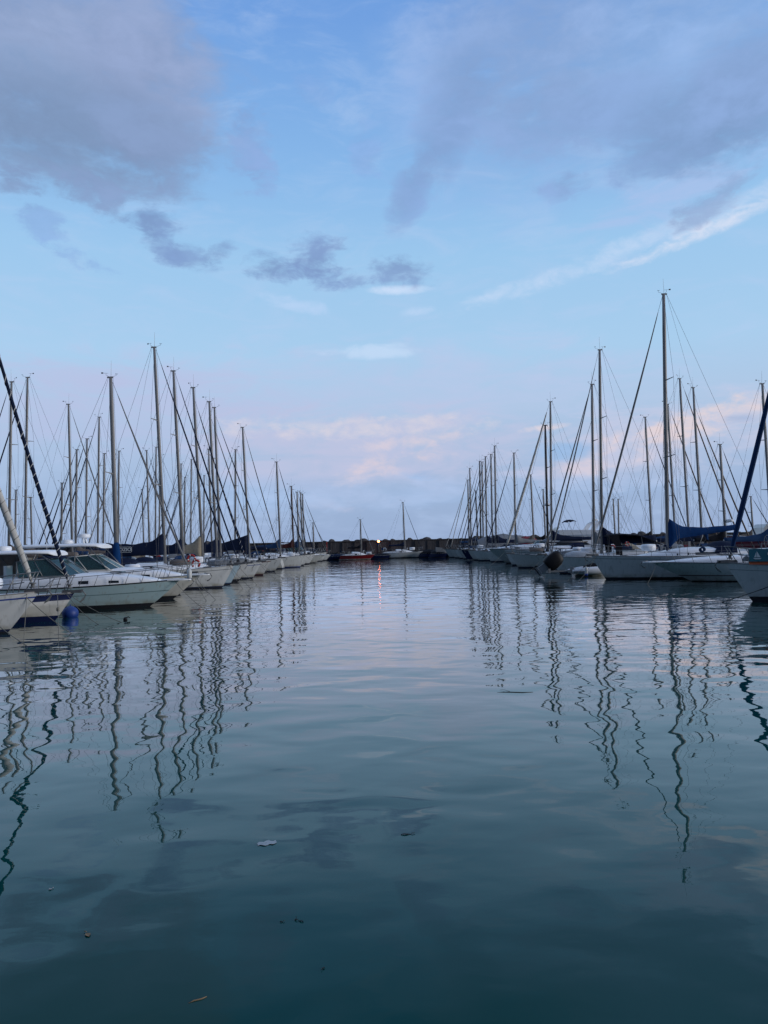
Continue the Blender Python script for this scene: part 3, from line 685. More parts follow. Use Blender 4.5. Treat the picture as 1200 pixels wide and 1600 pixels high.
def cloud(col, u, v, ru, rv, rot, rgb, op, k, lo, hi, N, gain=1.0):
    if rgb[0] < 165: rgb = (rgb[0] - 3, rgb[1] + 9, rgb[2] + 6)
    elif rgb[1] < rgb[0]: rgb = (rgb[0] - 5, rgb[1] + 7, rgb[2] + 2)
    a0, e0 = azel(u, v); ra, re = ru / FPX, rv / FPX
    a = W.m('SUBTRACT', az, a0); e = W.m('SUBTRACT', el, e0); c, s_ = math.cos(rot), math.sin(rot)
    p = W.m('ADD', W.m('MULTIPLY', a, c / ra), W.m('MULTIPLY', e, s_ / ra)); q = W.m('ADD', W.m('MULTIPLY', a, -s_ / re), W.m('MULTIPLY', e, c / re))
    d2 = W.m('ADD', W.m('MULTIPLY', p, p), W.m('MULTIPLY', q, q))
    m = W.m('ADD', W.m('SUBTRACT', 1.0, d2), W.m('MULTIPLY', W.m('SUBTRACT', N, .5), k))
    f = W.smooth(m, lo, hi, 0, op)
    c_ = lin(rgb, gain)
    if rgb[0] < 165: c_ = W.mix(SH, lin([x * .955 for x in rgb]), lin([min(255, x * 1.05 + 2) for x in rgb]))
    return W.mix(f, col, c_)
# thin high veil everywhere, then the separate clouds
col = W.mix(W.smooth(N2, .42, .75, 0, .35), col, lin((184, 206, 240)))
R = math.radians
col = cloud(col, 560, 610, 620, 85, 0, (186, 200, 232), .65, 2.2, .1, 1.3, N2)
col = cloud(col, 200, 640, 420, 90, 0, (184, 192, 226), .7, 2.2, .1, 1.3, N2)
col = cloud(col, 980, 388, 360, 20, R(13.5), (204, 221, 247), .75, 3.6, .1, 1.6, NB3)
col = cloud(col, 1100, 362, 190, 14, R(13.5), (226, 230, 246), .75, 4.0, .15, 1.5, NB3)
col = cloud(col, 1100, 280, 240, 50, R(12), (172, 192, 234), .6, 2.6, .3, 1.4, N2)
col = cloud(col, 625, 453, 70, 11, 0, (206, 224, 250), .9, 1.8, .3, 1.1, N3)
col = cloud(col, 655, 485, 50, 12, R(6), (196, 217, 247), .7, 2.6, .4, 1.3, N3)
col = cloud(col, 590, 548, 130, 16, 0, (198, 220, 247), .75, 3, .4, 1.4, N3)
col = cloud(col, 450, 472, 80, 16, R(-10), (188, 213, 246), .7, 3, .4, 1.4, N3)
col = cloud(col, 930, 90, 430, 200, R(6), (150, 168, 216), .80, 2.6, .05, 1.2, NB1)
col = cloud(col, 800, 60, 210, 130, 0, (146, 160, 208), .65, 3.0, .1, 1.2, NB1)
for u_, v_, a_, b_, r_ in ((735, 130, 95, 75, 35), (695, 215, 95, 60, 50), (640, 300, 75, 38, 58)):
    col = cloud(col, u_, v_, a_, b_, R(r_), (135, 153, 203), .85, 4.2, .2, 1.15, NB1)
col = cloud(col, 850, 180, 150, 80, R(8), (138, 155, 204), .82, 4.6, .2, 1.2, NB1)
col = cloud(col, 960, 170, 120, 60, R(14), (136, 154, 203), .8, 4.6, .25, 1.25, NB1)
col = cloud(col, 1110, 195, 175, 80, R(6), (131, 149, 196), .95, 4.0, .15, 1.0, NB1)
col = cloud(col, 1170, 110, 110, 75, R(10), (137, 154, 203), .85, 4.4, .2, 1.15, NB1)
col = cloud(col, 885, 292, 70, 24, R(4), (140, 157, 206), .75, 4.0, .3, 1.2, NB3)
col = cloud(col, 1110, 318, 90, 26, R(22), (146, 160, 204), .75, 4.4, .3, 1.2, NB3)
col = cloud(col, 40, 60, 330, 175, R(-8), (148, 154, 193), .95, 3.2, -.2, 1.15, NB1)
col = cloud(col, 230, 110, 130, 120, R(20), (146, 152, 193), .9, 3.6, .0, 1.2, NB1)
col = cloud(col, 70, 200, 270, 95, R(-3), (123, 136, 176), .93, 3.8, -.1, 1.3, NB1)
col = cloud(col, 225, 225, 110, 75, R(-20), (133, 143, 185), .85, 4.4, .0, 1.35, NB1)
col = cloud(col, 150, 300, 75, 36, R(-10), (136, 147, 191), .75, 4.6, .2, 1.15, NB3)
col = cloud(col, 20, 280, 70, 34, R(12), (136, 147, 191), .75, 4.4, .2, 1.15, NB3)
col = cloud(col, 385, 210, 50, 75, R(12), (138, 154, 205), .65, 4.6, .2, 1.2, NB3)
col = cloud(col, 410, 265, 30, 40, R(20), (140, 156, 207), .5, 4.6, .25, 1.2, NB3)
col = cloud(col, 570, 240, 34, 52, 0, (142, 164, 218), .6, 4.4, .3, 1.2, NB3)
col = cloud(col, 492, 135, 45, 30, 0, (138, 160, 216), .4, 4.4, .3, 1.2, NB3)
for u_, v_, a_, b_, r_, o_ in ((425, 416, 60, 25, -6, .85), (495, 404, 58, 38, 10, .92), (520, 434, 66, 24, -6, .9), (622, 428, 66, 28, -6, .78)):
    col = cloud(col, u_, v_, a_, b_, R(r_), (127, 142, 190), o_, 4.8, .1, 1.25, NB3)
for u_, v_, a_, b_, r_, o_ in ((240, 346, 48, 28, 0, .85), (250, 380, 50, 26, -40, .8), (295, 404, 60, 26, -8, .8), (342, 396, 36, 18, 25, .7)):
    col = cloud(col, u_, v_, a_, b_, R(r_), (129, 146, 195), o_, 4.8, .15, 1.3, NB3)
col = cloud(col, 125, 405, 70, 18, R(-12), (138, 160, 211), .6, 4.8, .4, 1.25, NB3)
col = cloud(col, 60, 348, 46, 32, R(-20), (140, 162, 214), .65, 4.8, .4, 1.25, NB3)
# low pink band
col = cloud(col, 590, 705, 400, 95, R(-2), (196, 189, 222), .85, 2.6, .1, 1.3, N2)
col = cloud(col, 540, 668, 250, 24, 0, (222, 205, 222), .85, 4.6, .15, 1.5, NB3)
col = cloud(col, 640, 690, 120, 14, R(6), (226, 202, 218), .75, 3.6, .2, 1.3, NB3)
col = cloud(col, 600, 728, 120, 30, R(14), (222, 199, 217), .8, 5.6, .25, 1.6, NB3)
col = cloud(col, 1040, 690, 330, 80, R(6), (206, 196, 224), .75, 3.0, .2, 1.4, N2)
col = cloud(col, 1010, 692, 140, 34, R(14), (228, 203, 216), .8, 5.6, .2, 1.6, NB3)
col = cloud(col, 1120, 655, 150, 34, R(12), (234, 206, 214), .8, 5.6, .2, 1.6, NB3)
col = cloud(col, 850, 668, 60, 9, R(3), (236, 210, 220), .8, 3.0, .5, 1.4, N3)
col = cloud(col, 880, 735, 90, 20, R(10), (222, 200, 218), .7, 3.2, .4, 1.4, N3)
col = cloud(col, 530, 780, 110, 26, 0, (190, 188, 222), .7, 3, .3, 1.4, N3)
col = cloud(col, 890, 705, 70, 22, 0, (152, 175, 219), .85, 2.6, .4, 1.2, N3)
col = cloud(col, 660, 742, 45, 14, 0, (152, 172, 215), .85, 2.6, .4, 1.2, N3)
col = cloud(col, 1155, 655, 50, 13, 0, (152, 168, 212), .7, 2.8, .4, 1.2, N3)
col = cloud(col, 600, 770, 700, 34, 0, (164, 182, 224), .5, 2.6, .2, 1.3, N2)
# unseen sky: overhead cloud brightened for decks, dark cloud added behind to dim hulls
col = W.mix(W.m('MULTIPLY', W.smooth(NL, .32, .56, .35, .95), W.smooth(el, R(39), R(55))), col, lin((178, 190, 218)))
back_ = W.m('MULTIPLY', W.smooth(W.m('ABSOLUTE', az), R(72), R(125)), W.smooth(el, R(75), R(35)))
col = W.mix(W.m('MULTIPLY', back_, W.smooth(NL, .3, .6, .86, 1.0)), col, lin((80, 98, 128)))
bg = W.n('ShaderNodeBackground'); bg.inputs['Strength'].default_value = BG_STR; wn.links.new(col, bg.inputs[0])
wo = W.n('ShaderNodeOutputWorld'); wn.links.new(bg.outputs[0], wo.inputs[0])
world.cycles.sampling_method = 'MANUAL'; world.cycles.sample_map_resolution = 512
sl = bpy.data.lights.new('sun', 'SUN'); sl.energy = 1.7; sl.angle = R(14); sl.color = (1, .965, .95)
so = bpy.data.objects.new('sun', sl); COL.objects.link(so)
sd_ = Vector((math.sin(SUN_AZ) * math.cos(SUN_EL), math.cos(SUN_AZ) * math.cos(SUN_EL), math.sin(SUN_EL)))
so.rotation_euler = sd_.to_track_quat('Z', 'Y').to_euler()

# ------------------------------------------------------------------ water
wm = bpy.data.materials.new('harbour_water'); wm.use_nodes = True; nt = wm.node_tree; b = nt.nodes['Principled BSDF']; X = NB(nt)
nt.nodes.remove(b)
t = X.n('ShaderNodeTexCoord').outputs['Object']
warp = X.n('ShaderNodeTexNoise'); warp.inputs['Scale'].default_value = .11; warp.inputs['Detail'].default_value = 2; nt.links.new(t, warp.inputs['Vector'])
h0 = X.noise(X.mapping(t, (.22, .30, 1)), 1, 2, .4)
h1 = X.noise(X.mapping(t, (.85, 1.15, 1), rot=(0, 0, .25)), 1, 1.2, .38, .3)
h2 = X.noise(X.mapping(t, (1.7, 2.9, 1), rot=(0, 0, -.2)), 1, 1.5, .42, .2)
h3 = X.noise(X.mapping(t, (5, 8, 1)), 1, 2, .5)
sp = X.n('ShaderNodeSeparateXYZ'); nt.links.new(t, sp.inputs[0])
patch = X.noise(X.mapping(t, (.05, .08, 1), (2, 5, 0)), 1, 3, .5)
far = X.smooth(sp.outputs[1], 9, 26, .26, 1.0)
pm = X.m('MULTIPLY', X.smooth(patch, .36, .62, .45, 1.25), far)
H_ = X.m('ADD', X.m('ADD', X.m('MULTIPLY', h0, .045), X.m('MULTIPLY', h1, X.m('MULTIPLY', X.smooth(sp.outputs[1], 3, 18, .75, 1.0), .027))),
         X.m('ADD', X.m('MULTIPLY', h2, X.m('MULTIPLY', pm, .0095)), X.m('MULTIPLY', h3, X.m('MULTIPLY', pm, .0010))))
bp_ = X.n('ShaderNodeBump'); bp_.inputs['Distance'].default_value = 1; bp_.inputs['Strength'].default_value = 1
nt.links.new(H_, bp_.inputs['Height'])
dif = X.n('ShaderNodeBsdfDiffuse'); dif.inputs[0].default_value = (.001, .050, .044, 1)
glo = X.n('ShaderNodeBsdfGlossy'); glo.inputs['Color'].default_value = (1, 1, 1, 1); glo.inputs['Roughness'].default_value = 0
nt.links.new(bp_.outputs[0], glo.inputs['Normal'])
fre = X.n('ShaderNodeFresnel'); fre.inputs['IOR'].default_value = 1.333; nt.links.new(bp_.outputs[0], fre.inputs['Normal'])
fac = X.m('MINIMUM', X.m('MAXIMUM', X.m('MULTIPLY_ADD', fre.outputs[0], 1.55, -.05), .015), .97)
wmx = X.n('ShaderNodeMixShader'); nt.links.new(fac, wmx.inputs[0]); nt.links.new(dif.outputs[0], wmx.inputs[1]); nt.links.new(glo.outputs[0], wmx.inputs[2])
nt.links.new(wmx.outputs[0], nt.nodes['Material Output'].inputs['Surface'])
mb = MB(); S = 9000
ys = [-60, 0, 30, 60, 130, 400, 1500, S]; xs = [-S, -600, -100, 0, 100, 600, S]
mb.add([(x, y, 0) for y in ys for x in xs], [(j * 7 + i, j * 7 + i + 1, j * 7 + i + 8, j * 7 + i + 7) for j in range(7) for i in range(6)])
water = mb.build('water', wm, kind='structure')

# ------------------------------------------------------------------ breakwater
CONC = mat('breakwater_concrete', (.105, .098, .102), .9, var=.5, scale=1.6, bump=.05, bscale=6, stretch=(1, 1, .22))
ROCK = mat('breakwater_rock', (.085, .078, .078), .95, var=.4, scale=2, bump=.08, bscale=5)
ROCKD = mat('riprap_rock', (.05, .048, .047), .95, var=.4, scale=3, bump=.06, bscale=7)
WY, WT = 122.0, 2.72
mb = MB(); x = -95.0
while x < 120:
    w = 4.0; d = rnd.uniform(-.06, .06); mb.box((x + w / 2, WY + 1.2 + d, WT / 2 - .25), (w - .05, 2.4, WT + .5))
    mb.box((x + .12, WY - .06, WT / 2 - .3), (.22, .3, WT + .3)); mb.box((x + 2.1, WY - .03, WT / 2 - .3), (.16, .22, WT + .3)); x += w
mb.box((12, WY + 1.3, WT + .02), (214, 2.9, .14))
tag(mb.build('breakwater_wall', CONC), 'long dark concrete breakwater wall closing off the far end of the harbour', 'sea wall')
import bmesh
def rock_mesh(seed, r):
    rr = random.Random(seed); bm = bmesh.new(); bmesh.ops.create_icosphere(bm, subdivisions=2, radius=r)
    dirs = [(Vector((rr.gauss(0, 1), rr.gauss(0, 1), rr.gauss(0, 1))).normalized(), rr.uniform(.62, .9)) for _ in range(9)]
    for v in bm.verts:
        n = v.co.normalized()
        for d, k in dirs:
            q = v.co.dot(d) / r
            if q > k: v.co -= d * (q - k) * r
        v.co *= rr.uniform(.96, 1.04)
        v.co.x *= 1.25
    me = bpy.data.meshes.new('boulder'); bm.to_mesh(me); bm.free(); me.materials.append(ROCK); return me
RM = [rock_mesh(i, 1.0) for i in range(6)]
x = -92.0
while x < 116:
    s = rnd.choice((rnd.uniform(.5, .75), rnd.uniform(.7, 1.05)))
    o = bpy.data.objects.new('boulder', rnd.choice(RM)); COL.objects.link(o)
    o.location = (x, WY + 3.6 + rnd.uniform(-.4, .8), WT + rnd.uniform(-.56, -.14) - (s - .6) * .5); o.scale = (s * rnd.uniform(.9, 1.2), s, s); o.rotation_euler = (rnd.uniform(-.4, .4), rnd.uniform(-.4, .4), rnd.uniform(0, 6))
    tag(o, 'dark boulder showing above the top edge of the breakwater wall', 'boulder', 'boulders along the top of the breakwater')
    x += s * rnd.uniform(1.3, 2.3)
mb = MB()
for i in range(1500):
    px = rnd.uniform(-70, 80); k = rnd.random(); r = rnd.uniform(.16, .42); c = Vector((px, WY - .2 - 2.4 * k, .75 * (1 - k) - .05 + rnd.uniform(-.1, .15)))
    vs = []
    for ring, (z, q) in enumerate(((-.7, .5), (.1, 1), (.75, .55))):
        for j in range(6):
            a = j * PI / 3 + ring * .4; rr = r * q * rnd.uniform(.75, 1.2); vs.append(c + Vector((rr * math.cos(a) * 1.2, rr * math.sin(a), r * z * rnd.uniform(.7, 1.1))))
    fs = [(j, (j + 1) % 6, 6 + (j + 1) % 6, 6 + j) for j in range(6)] + [(6 + j, 6 + (j + 1) % 6, 12 + (j + 1) % 6, 12 + j) for j in range(6)] + [(12, 13, 14, 15, 16, 17)]
    mb.add(vs, fs, 0, False)
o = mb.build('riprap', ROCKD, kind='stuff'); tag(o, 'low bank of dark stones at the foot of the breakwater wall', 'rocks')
# soil and rock body behind the wall
mb = MB(); mb.loft([[Vector((x_, WY + 2.45, -.6)), Vector((x_, WY + 2.45, WT - .5)), Vector((x_, WY + 5.5, WT - .35)), Vector((x_, WY + 14, -.8))] for x_ in (-96, -40, 20, 80, 121)], smooth=False)
mb.build('breakwater_core', ROCK, kind='structure')

# ------------------------------------------------------------------ boats: left side, bows to the right
GL, GR = 'sailboats in the front row along the left side', 'sailboats in the front row along the right side'
GLB, GRB = 'sailboats berthed behind the left front row', 'sailboats berthed behind the right front row'
ROPES = []
def line(p, q, label, sag=.25, r=.011, m=None, knot=None):
    p, q = Vector(p), Vector(q); mb = MB()
    mb.tube([lerp(p, q, i / 12) - Vector((0, 0, sag * 4 * (i / 12) * (1 - i / 12))) for i in range(13)], r, 5)
    if knot is not None: mb.lathe([(.01, -.08), (.05, -.05), (.05, .05), (.01, .08)], lerp(p, q, knot) - Vector((0, 0, sag * 4 * knot * (1 - knot))), 7)
    o = mb.build('mooring_line', m or ROPE); return tag(o, label, 'mooring line', 'mooring lines running from bows into the water')
def bow_world(res, dx=0, dy=0, dz=0):
    root, h, d = res; s = 1 if abs(root.rotation_euler.z) < 1 else -1
    return root.location + Vector((s * (h.L / 2 - .1 + dx), dy, h.sheer(1) + dz))
def bow_lines(res, what, reach=3.0, n=2, r=.011, side=-1, m=None):
    s = 1 if abs(res[0].rotation_euler.z) < 1 else -1
    for k in range(n):
        p = bow_world(res, -.15, side * (.12 + .05 * k), .02); q = Vector((p.x + s * reach * (1 - .25 * k), p.y + side * (1.1 + .5 * k), -.05))
        line(p, q, ('mooring line stretched forward from ' if k == 0 else 'steeper mooring line dropping from ') + what, .10 + .05 * k, r, m)

def xat(u, v, Y): return at(u, v, Y).x
L1 = sailboat('nearest white sailboat at the left edge with a blue stripe and thick white furled sail', xat(60, 925, 24), 24, 10.5, 1, 14, 4.25, rake=1.5, fb=1.06, stem=1.0, cove=(.84, .885),
         genoa=SAILW, gr=.092, lod=0, group=GL, hood=BROWNC, cover=BROWNC, foul=FOUL)
L2 = sailboat('cream and navy sailboat with white rope spiralling round its navy furled sail', xat(116, 927, 27.6), 27.6, 11, 1, 15.2, 3.95, rake=1.5, fb=.84, B=3.1, hullm=CREAM, stem=.72, band=.70,
         boot=NAVYG, foul=NAVYG, foul_z=.18, boot_z=.2, genoa=NAVY, gr=.062, spiral=.72, lod=0, group=GL, cover=BROWNC)
L3 = motorboat('aqua hulled motor cruiser with green tinted windscreen and round radar dome on its white roof', xat(281, 907, 33.3), 33.3, 10.6, 1, B=3.2, fb=.95, hullm=AQUA, boot=FOUL, cove=(.52, .56), covem=mat('stripe_aqua', (.16, .25, .27), .4), wx=4.5, wbase=.52, wtop=1.27, wl=1.0,
         hardtop=.15, htz=1.5, htlen=3.6, brow=NAVY, side_len=2.2, radome=((2.55, 0),), canvas=BROWNC, bowup=.22, foul_z=.10)
L4 = motorboat('white motor cruiser with hardtop, white framed windscreen and two radar domes', xat(312, 903, 37.4), 37.4, 11, 1, B=3.3, fb=1.0, hullm=CREAM, boot=FOUL, wx=4.1, wbase=.55, wtop=1.28, wl=1.15,
         hardtop=.55, htz=1.72, htlen=4.2, side_len=2.2, radome=((1.95, 0),), radar_mast=(1.05, .30), bowup=.2, framem=ALUW, foul_z=.12)
kw = dict(face=1, group=GL)
M1 = by_pixels('sailboat with a stout grey mast wrapped in blue at its foot behind two cruisers', 42, 300, (173, 590), rake=1.4, genoa=SAILG, gr=.05, cover=NAVY, coverh=.55, wrap=BLUE, chord=.125, radar=False, hullm=CREAM, foul_z=.14, boot_z=.18, fb=.9, lod=0, spr=1, frac=.985, **kw)
M2 = by_pixels("white sailboat with the tallest mast on the left and a lettered navy sail cover", 46.3, 365, (241, 543), rake=2.3, genoa=NAVY, gr=.042, cover=NAVY, coverh=.95, cfloor=.62, hood=NAVY, lod=0, boomrise=-.1, cove=(.82, .85), covem=GREYST, fb=1.12, **kw)
M3 = by_pixels('pale blue hulled sailboat second in line beyond the lettered sail cover', 49.9, 376, (271, 580), rake=2.3, genoa=NAVY, gr=.045, cover=NAVY, hullm=PALEB, boot=FOULB, fb=1.1, lod=1, hood=NAVY, **kw)
M4 = by_pixels('white sailboat with rope spiralling round its dark furled sail and a beige sail cover', 53.2, 388, (302, 606), rake=2.4, genoa=NAVY, gr=.055, spiral=1.1, cover=BEIGE, coverh=1.25, frac=.93, foul_z=.16, boot_z=.19, lod=1, hullm=DULLW, **kw)
M5 = by_pixels('white sailboat with a pale grey furled sail crossing two masts in the left row', 57.6, 409, (327, 628), rake=2.0, genoa=SAILG, gr=.04, cover=NAVY, hood=MIDB, lod=1, frac=.9, cove=(.80, .84), covem=BLUEST, **kw)
M6 = by_pixels('weathered white sailboat whose mast stands close beside its left neighbour of equal height', 63.5, 424, (335, 637), rake=1.6, genoa=NAVY, gr=.04, cover=NAVY, lod=1, hullm=DULLW, frac=.95, hood=NAVY, boot=BOOTBR, cove=(.86, .92), covem=BOOTBR, **kw)
M8 = by_pixels('grey hulled sailboat with a pointed navy sail cover and a long dark forestay', 70.5, 441, (379, 668), rake=2.2, genoa=ALUD, gr=.035, cover=NAVY, tallcover=True, coverh=2.2, hullm=GREYH, cove=(.93, .98), covem=WHITE, lod=1, **kw)
M9 = by_pixels('plump white sailboat with a mid blue sail cover ahead of the far motorboat', 81.5, 479, (432, 722), rake=1.6, genoa=NAVY, gr=.05, cover=MIDB, lod=1, fb=1.1, B=3.3, boot=BLUEST, **kw)
M10 = by_pixels('sailboat with a dark brown mast and maroon cover near the far left end', 87.5, 484, (455, 760), rake=1.2, genoa=NAVY, gr=.04, cover=MARC, mastm=ALUB, lod=1, **kw)
M11 = by_pixels('far sailboat with the first of three thin pale masts at the left end', 92.5, 492, (464, 769), rake=1.2, genoa=NAVY, gr=.045, cover=MIDB, lod=1, **kw)
M12 = by_pixels('far sailboat with the middle one of three thin pale masts at the left end', 101, 501, (469.5, 770), rake=1.2, genoa=None, cover=None, lod=1, hullm=DULLW, **kw)
M13 = by_pixels('far sailboat with the last of three thin pale masts and a long dark forestay', 104.6, 511, (472.5, 772), rake=1.2, genoa=ALUD, gr=.035, cover=GREYC, lod=1, **kw)
M14 = by_pixels('small sailboat with a short mast at the very end of the left row', 108.5, 517, (489, 817), rake=1.0, genoa=ALUD, gr=.03, cover=None, lod=1, fb=.7, L=6.2, **kw)
FM = motorboat('small white motorboat with a dark side window near the far left end', xat(508, 870, 97), 97, 8, 1, B=2.8, fb=.9, wx=2.6, wbase=.6, wtop=1.5, wl=1.1, hardtop=.1, htz=1.6, htlen=2.6, lod=1, bowup=.15)

# ---- right side, bows to the left
kw = dict(face=-1, group=GR)
RD = sailboat('nearest white sailboat at the right edge with a thick blue furled sail and black bottom', xat(1134, 876, 29), 29, 11.5, -1, 15.5, 3.68, rake=1.3, fb=1.25, hullm=WHITE, stem=.98, foul=FOUL, boot=FOUL, foul_z=.17, boot_z=.2, genoa=mat('furled_sail_blue', (.006, .030, .095), .9, var=.25, scale=9, bump=.015, bscale=9, stretch=(1, 1, .4)), gr=.086, lod=0, group=GR, cover=BLUE, cove=(.80, .815), covem=GREYST)
RA = by_pixels('long white sailboat with a bright blue sail cover and the tallest mast on the right', 46, 924, (1037, 460), rake=1.25, genoa=SAILG, gr=.058, hood=NAVY, cover=BLUE, coverh=1.30, cfloor=.27, boomrise=.56, L=12.2, fb=1.34, bowup=.10, boot=FOUL, cove=(.86, .885), covem=GREYST, chord=.12, lod=0, stem=.85, **kw)
RC = motorboat('low white motorboat with a long overhanging bow moored alongside the tall masted sailboat', xat(1018, 874, 42), 42, 10, -1, B=2.9, fb=1.02, hullm=WHITE, boot=WHITE, cove=(.22, .27), covem=BOOTBR, wx=6.6, wbase=.42, wtop=.9, wl=1.1, side_len=2.4, lod=0, stem=2.3, bowup=.12, arch=True, flare=.92)
R937 = by_pixels('sailboat with a navy sail cover and black cockpit canopy behind the tall masted sailboat', 54.5, 858, (937, 547), vb=862, rake=1.3, genoa=SAILG, gr=.04, cover=NAVY, coverh=1.05, cfloor=.42, hood=None, lod=0, mastm=ALU, **kw)
rt, hh_, dd_ = R937; B_ = 1.25; L_2 = hh_.L / 2
mb = MB(); prof = [(4.0, 2.62), (4.25, 2.72), (5.2, 2.76), (6.2, 2.68), (7.1, 2.36), (8.0, 1.95)]
mb.loft([[Vector((L_2 - x_, B_ * a, z_ + .10 * (1 - a * a) + o)) for a, o in ((-1, 0), (-.5, 0), (0, 0), (.5, 0), (1, 0), (1, -.04), (0, -.04), (-1, -.04))] for x_, z_ in prof]); aw = mb.build('awning', BLACKC, rt)
for sd in (-1, 1):
    mb = MB(); q = [Vector((L_2 - 4.05, sd * B_, 2.62)), Vector((L_2 - 4.75, sd * B_, 2.70)), Vector((L_2 - 5.0, sd * B_, 1.9)), Vector((L_2 - 5.0, sd * B_, 1.3)), Vector((L_2 - 4.55, sd * B_, 1.3)), Vector((L_2 - 4.5, sd * B_, 1.95))]
    mb.plate(q if sd > 0 else q[::-1], .02); mb.build('side_flap', BLACKC, aw)
    mb = MB(); mb.tube([(L_2 - 7.9, sd * B_ * .98, 1.97), (L_2 - 6.6, sd * B_ * .98, 1.3)], .016, 5); mb.tube([(L_2 - 6.4, sd * B_ * .98, 2.62), (L_2 - 6.6, sd * B_ * .98, 1.3)], .016, 5); mb.build('awning_frame', STEEL, aw)
R925 = by_pixels('sailboat with two parallel headsail stays leaning left and a grey bag at its mast', 59.2, 846, (925, 601), vb=860, rake=1.2, genoa=SAILG, gr=.05, cover=GREYC, coverh=.9, lod=1, hood=NAVY, second=.14, **kw)
RB = by_pixels('sailboat with a thick pale furled sail, radar on the mast and navy sail cover', 72.5, 788, (860, 628), vb=861, rake=1.3, genoa=SAILW, gr=.118, cover=NAVY, coverh=.95, radar=True, lod=1, fb=1.3, cove=(.84, .87), covem=GREYST, hood=NAVY, **kw)
RE = motorboat('large white motor yacht with flying bridge, dark saloon windows and radar arch', xat(763, 863, 78.6), 78.6, 14, -1, B=4.2, fb=1.35, wx=5.0, wbase=.5, wtop=.9, wl=.3, lod=0, stem=1.9, fly=True, hullm=GREYH, name='motor_yacht', cat='motor yacht', side_len=1.0)
R803 = by_pixels('sailboat with a single dark furled sail standing alone right of the far mast cluster', 84.5, 757, (803, 708), rake=.6, genoa=NAVY, gr=.045, cover=GREYC, lod=1, **kw)
R773 = by_pixels('sailboat with the tallest and rightmost mast in the far cluster on the right', 89.6, 738, (773, 697), rake=.8, genoa=SAILG, gr=.04, cover=NAVY, lod=1, **kw)
R767 = by_pixels('sailboat with the second mast from the right in the far cluster', 93, 731, (767, 710), rake=.6, genoa=NAVY, gr=.05, cover=NAVY, lod=1, hullm=DULLW, **kw)
R758 = by_pixels('navy hulled sailboat in the far cluster on the right', 95.8, 721, (758.6, 713.6), rake=.8, genoa=NAVY, gr=.05, cover=NAVY, lod=1, hullm=NAVYG, boot=WHITE, foul_z=.02, boot_z=.07, **kw)
R753 = by_pixels('sailboat with a pale mast just left of the navy hulled boat', 99.2, 716, (753, 722), rake=.6, genoa=SAILG, gr=.04, cover=None, lod=1, hullm=GREYH, **kw)
R749 = by_pixels('sailboat with a thin dark mast third from the left in the far cluster', 102.4, 710, (749.5, 721), rake=.8, genoa=ALUD, gr=.04, cover=GREYC, lod=1, mastm=ALUD, **kw)
R734 = by_pixels('sailboat with a pale mast second from the left in the far right cluster', 105.6, 703, (734, 732), rake=.5, genoa=SAILW, gr=.04, cover=None, lod=1, hullm=DULLW, **kw)
R731 = by_pixels('last sailboat at the far end of the right row, nearest the breakwater', 109, 695, (731, 750), rake=.4, genoa=SAILW, gr=.03, cover=NAVY, lod=1, hullm=GREYH, **kw)

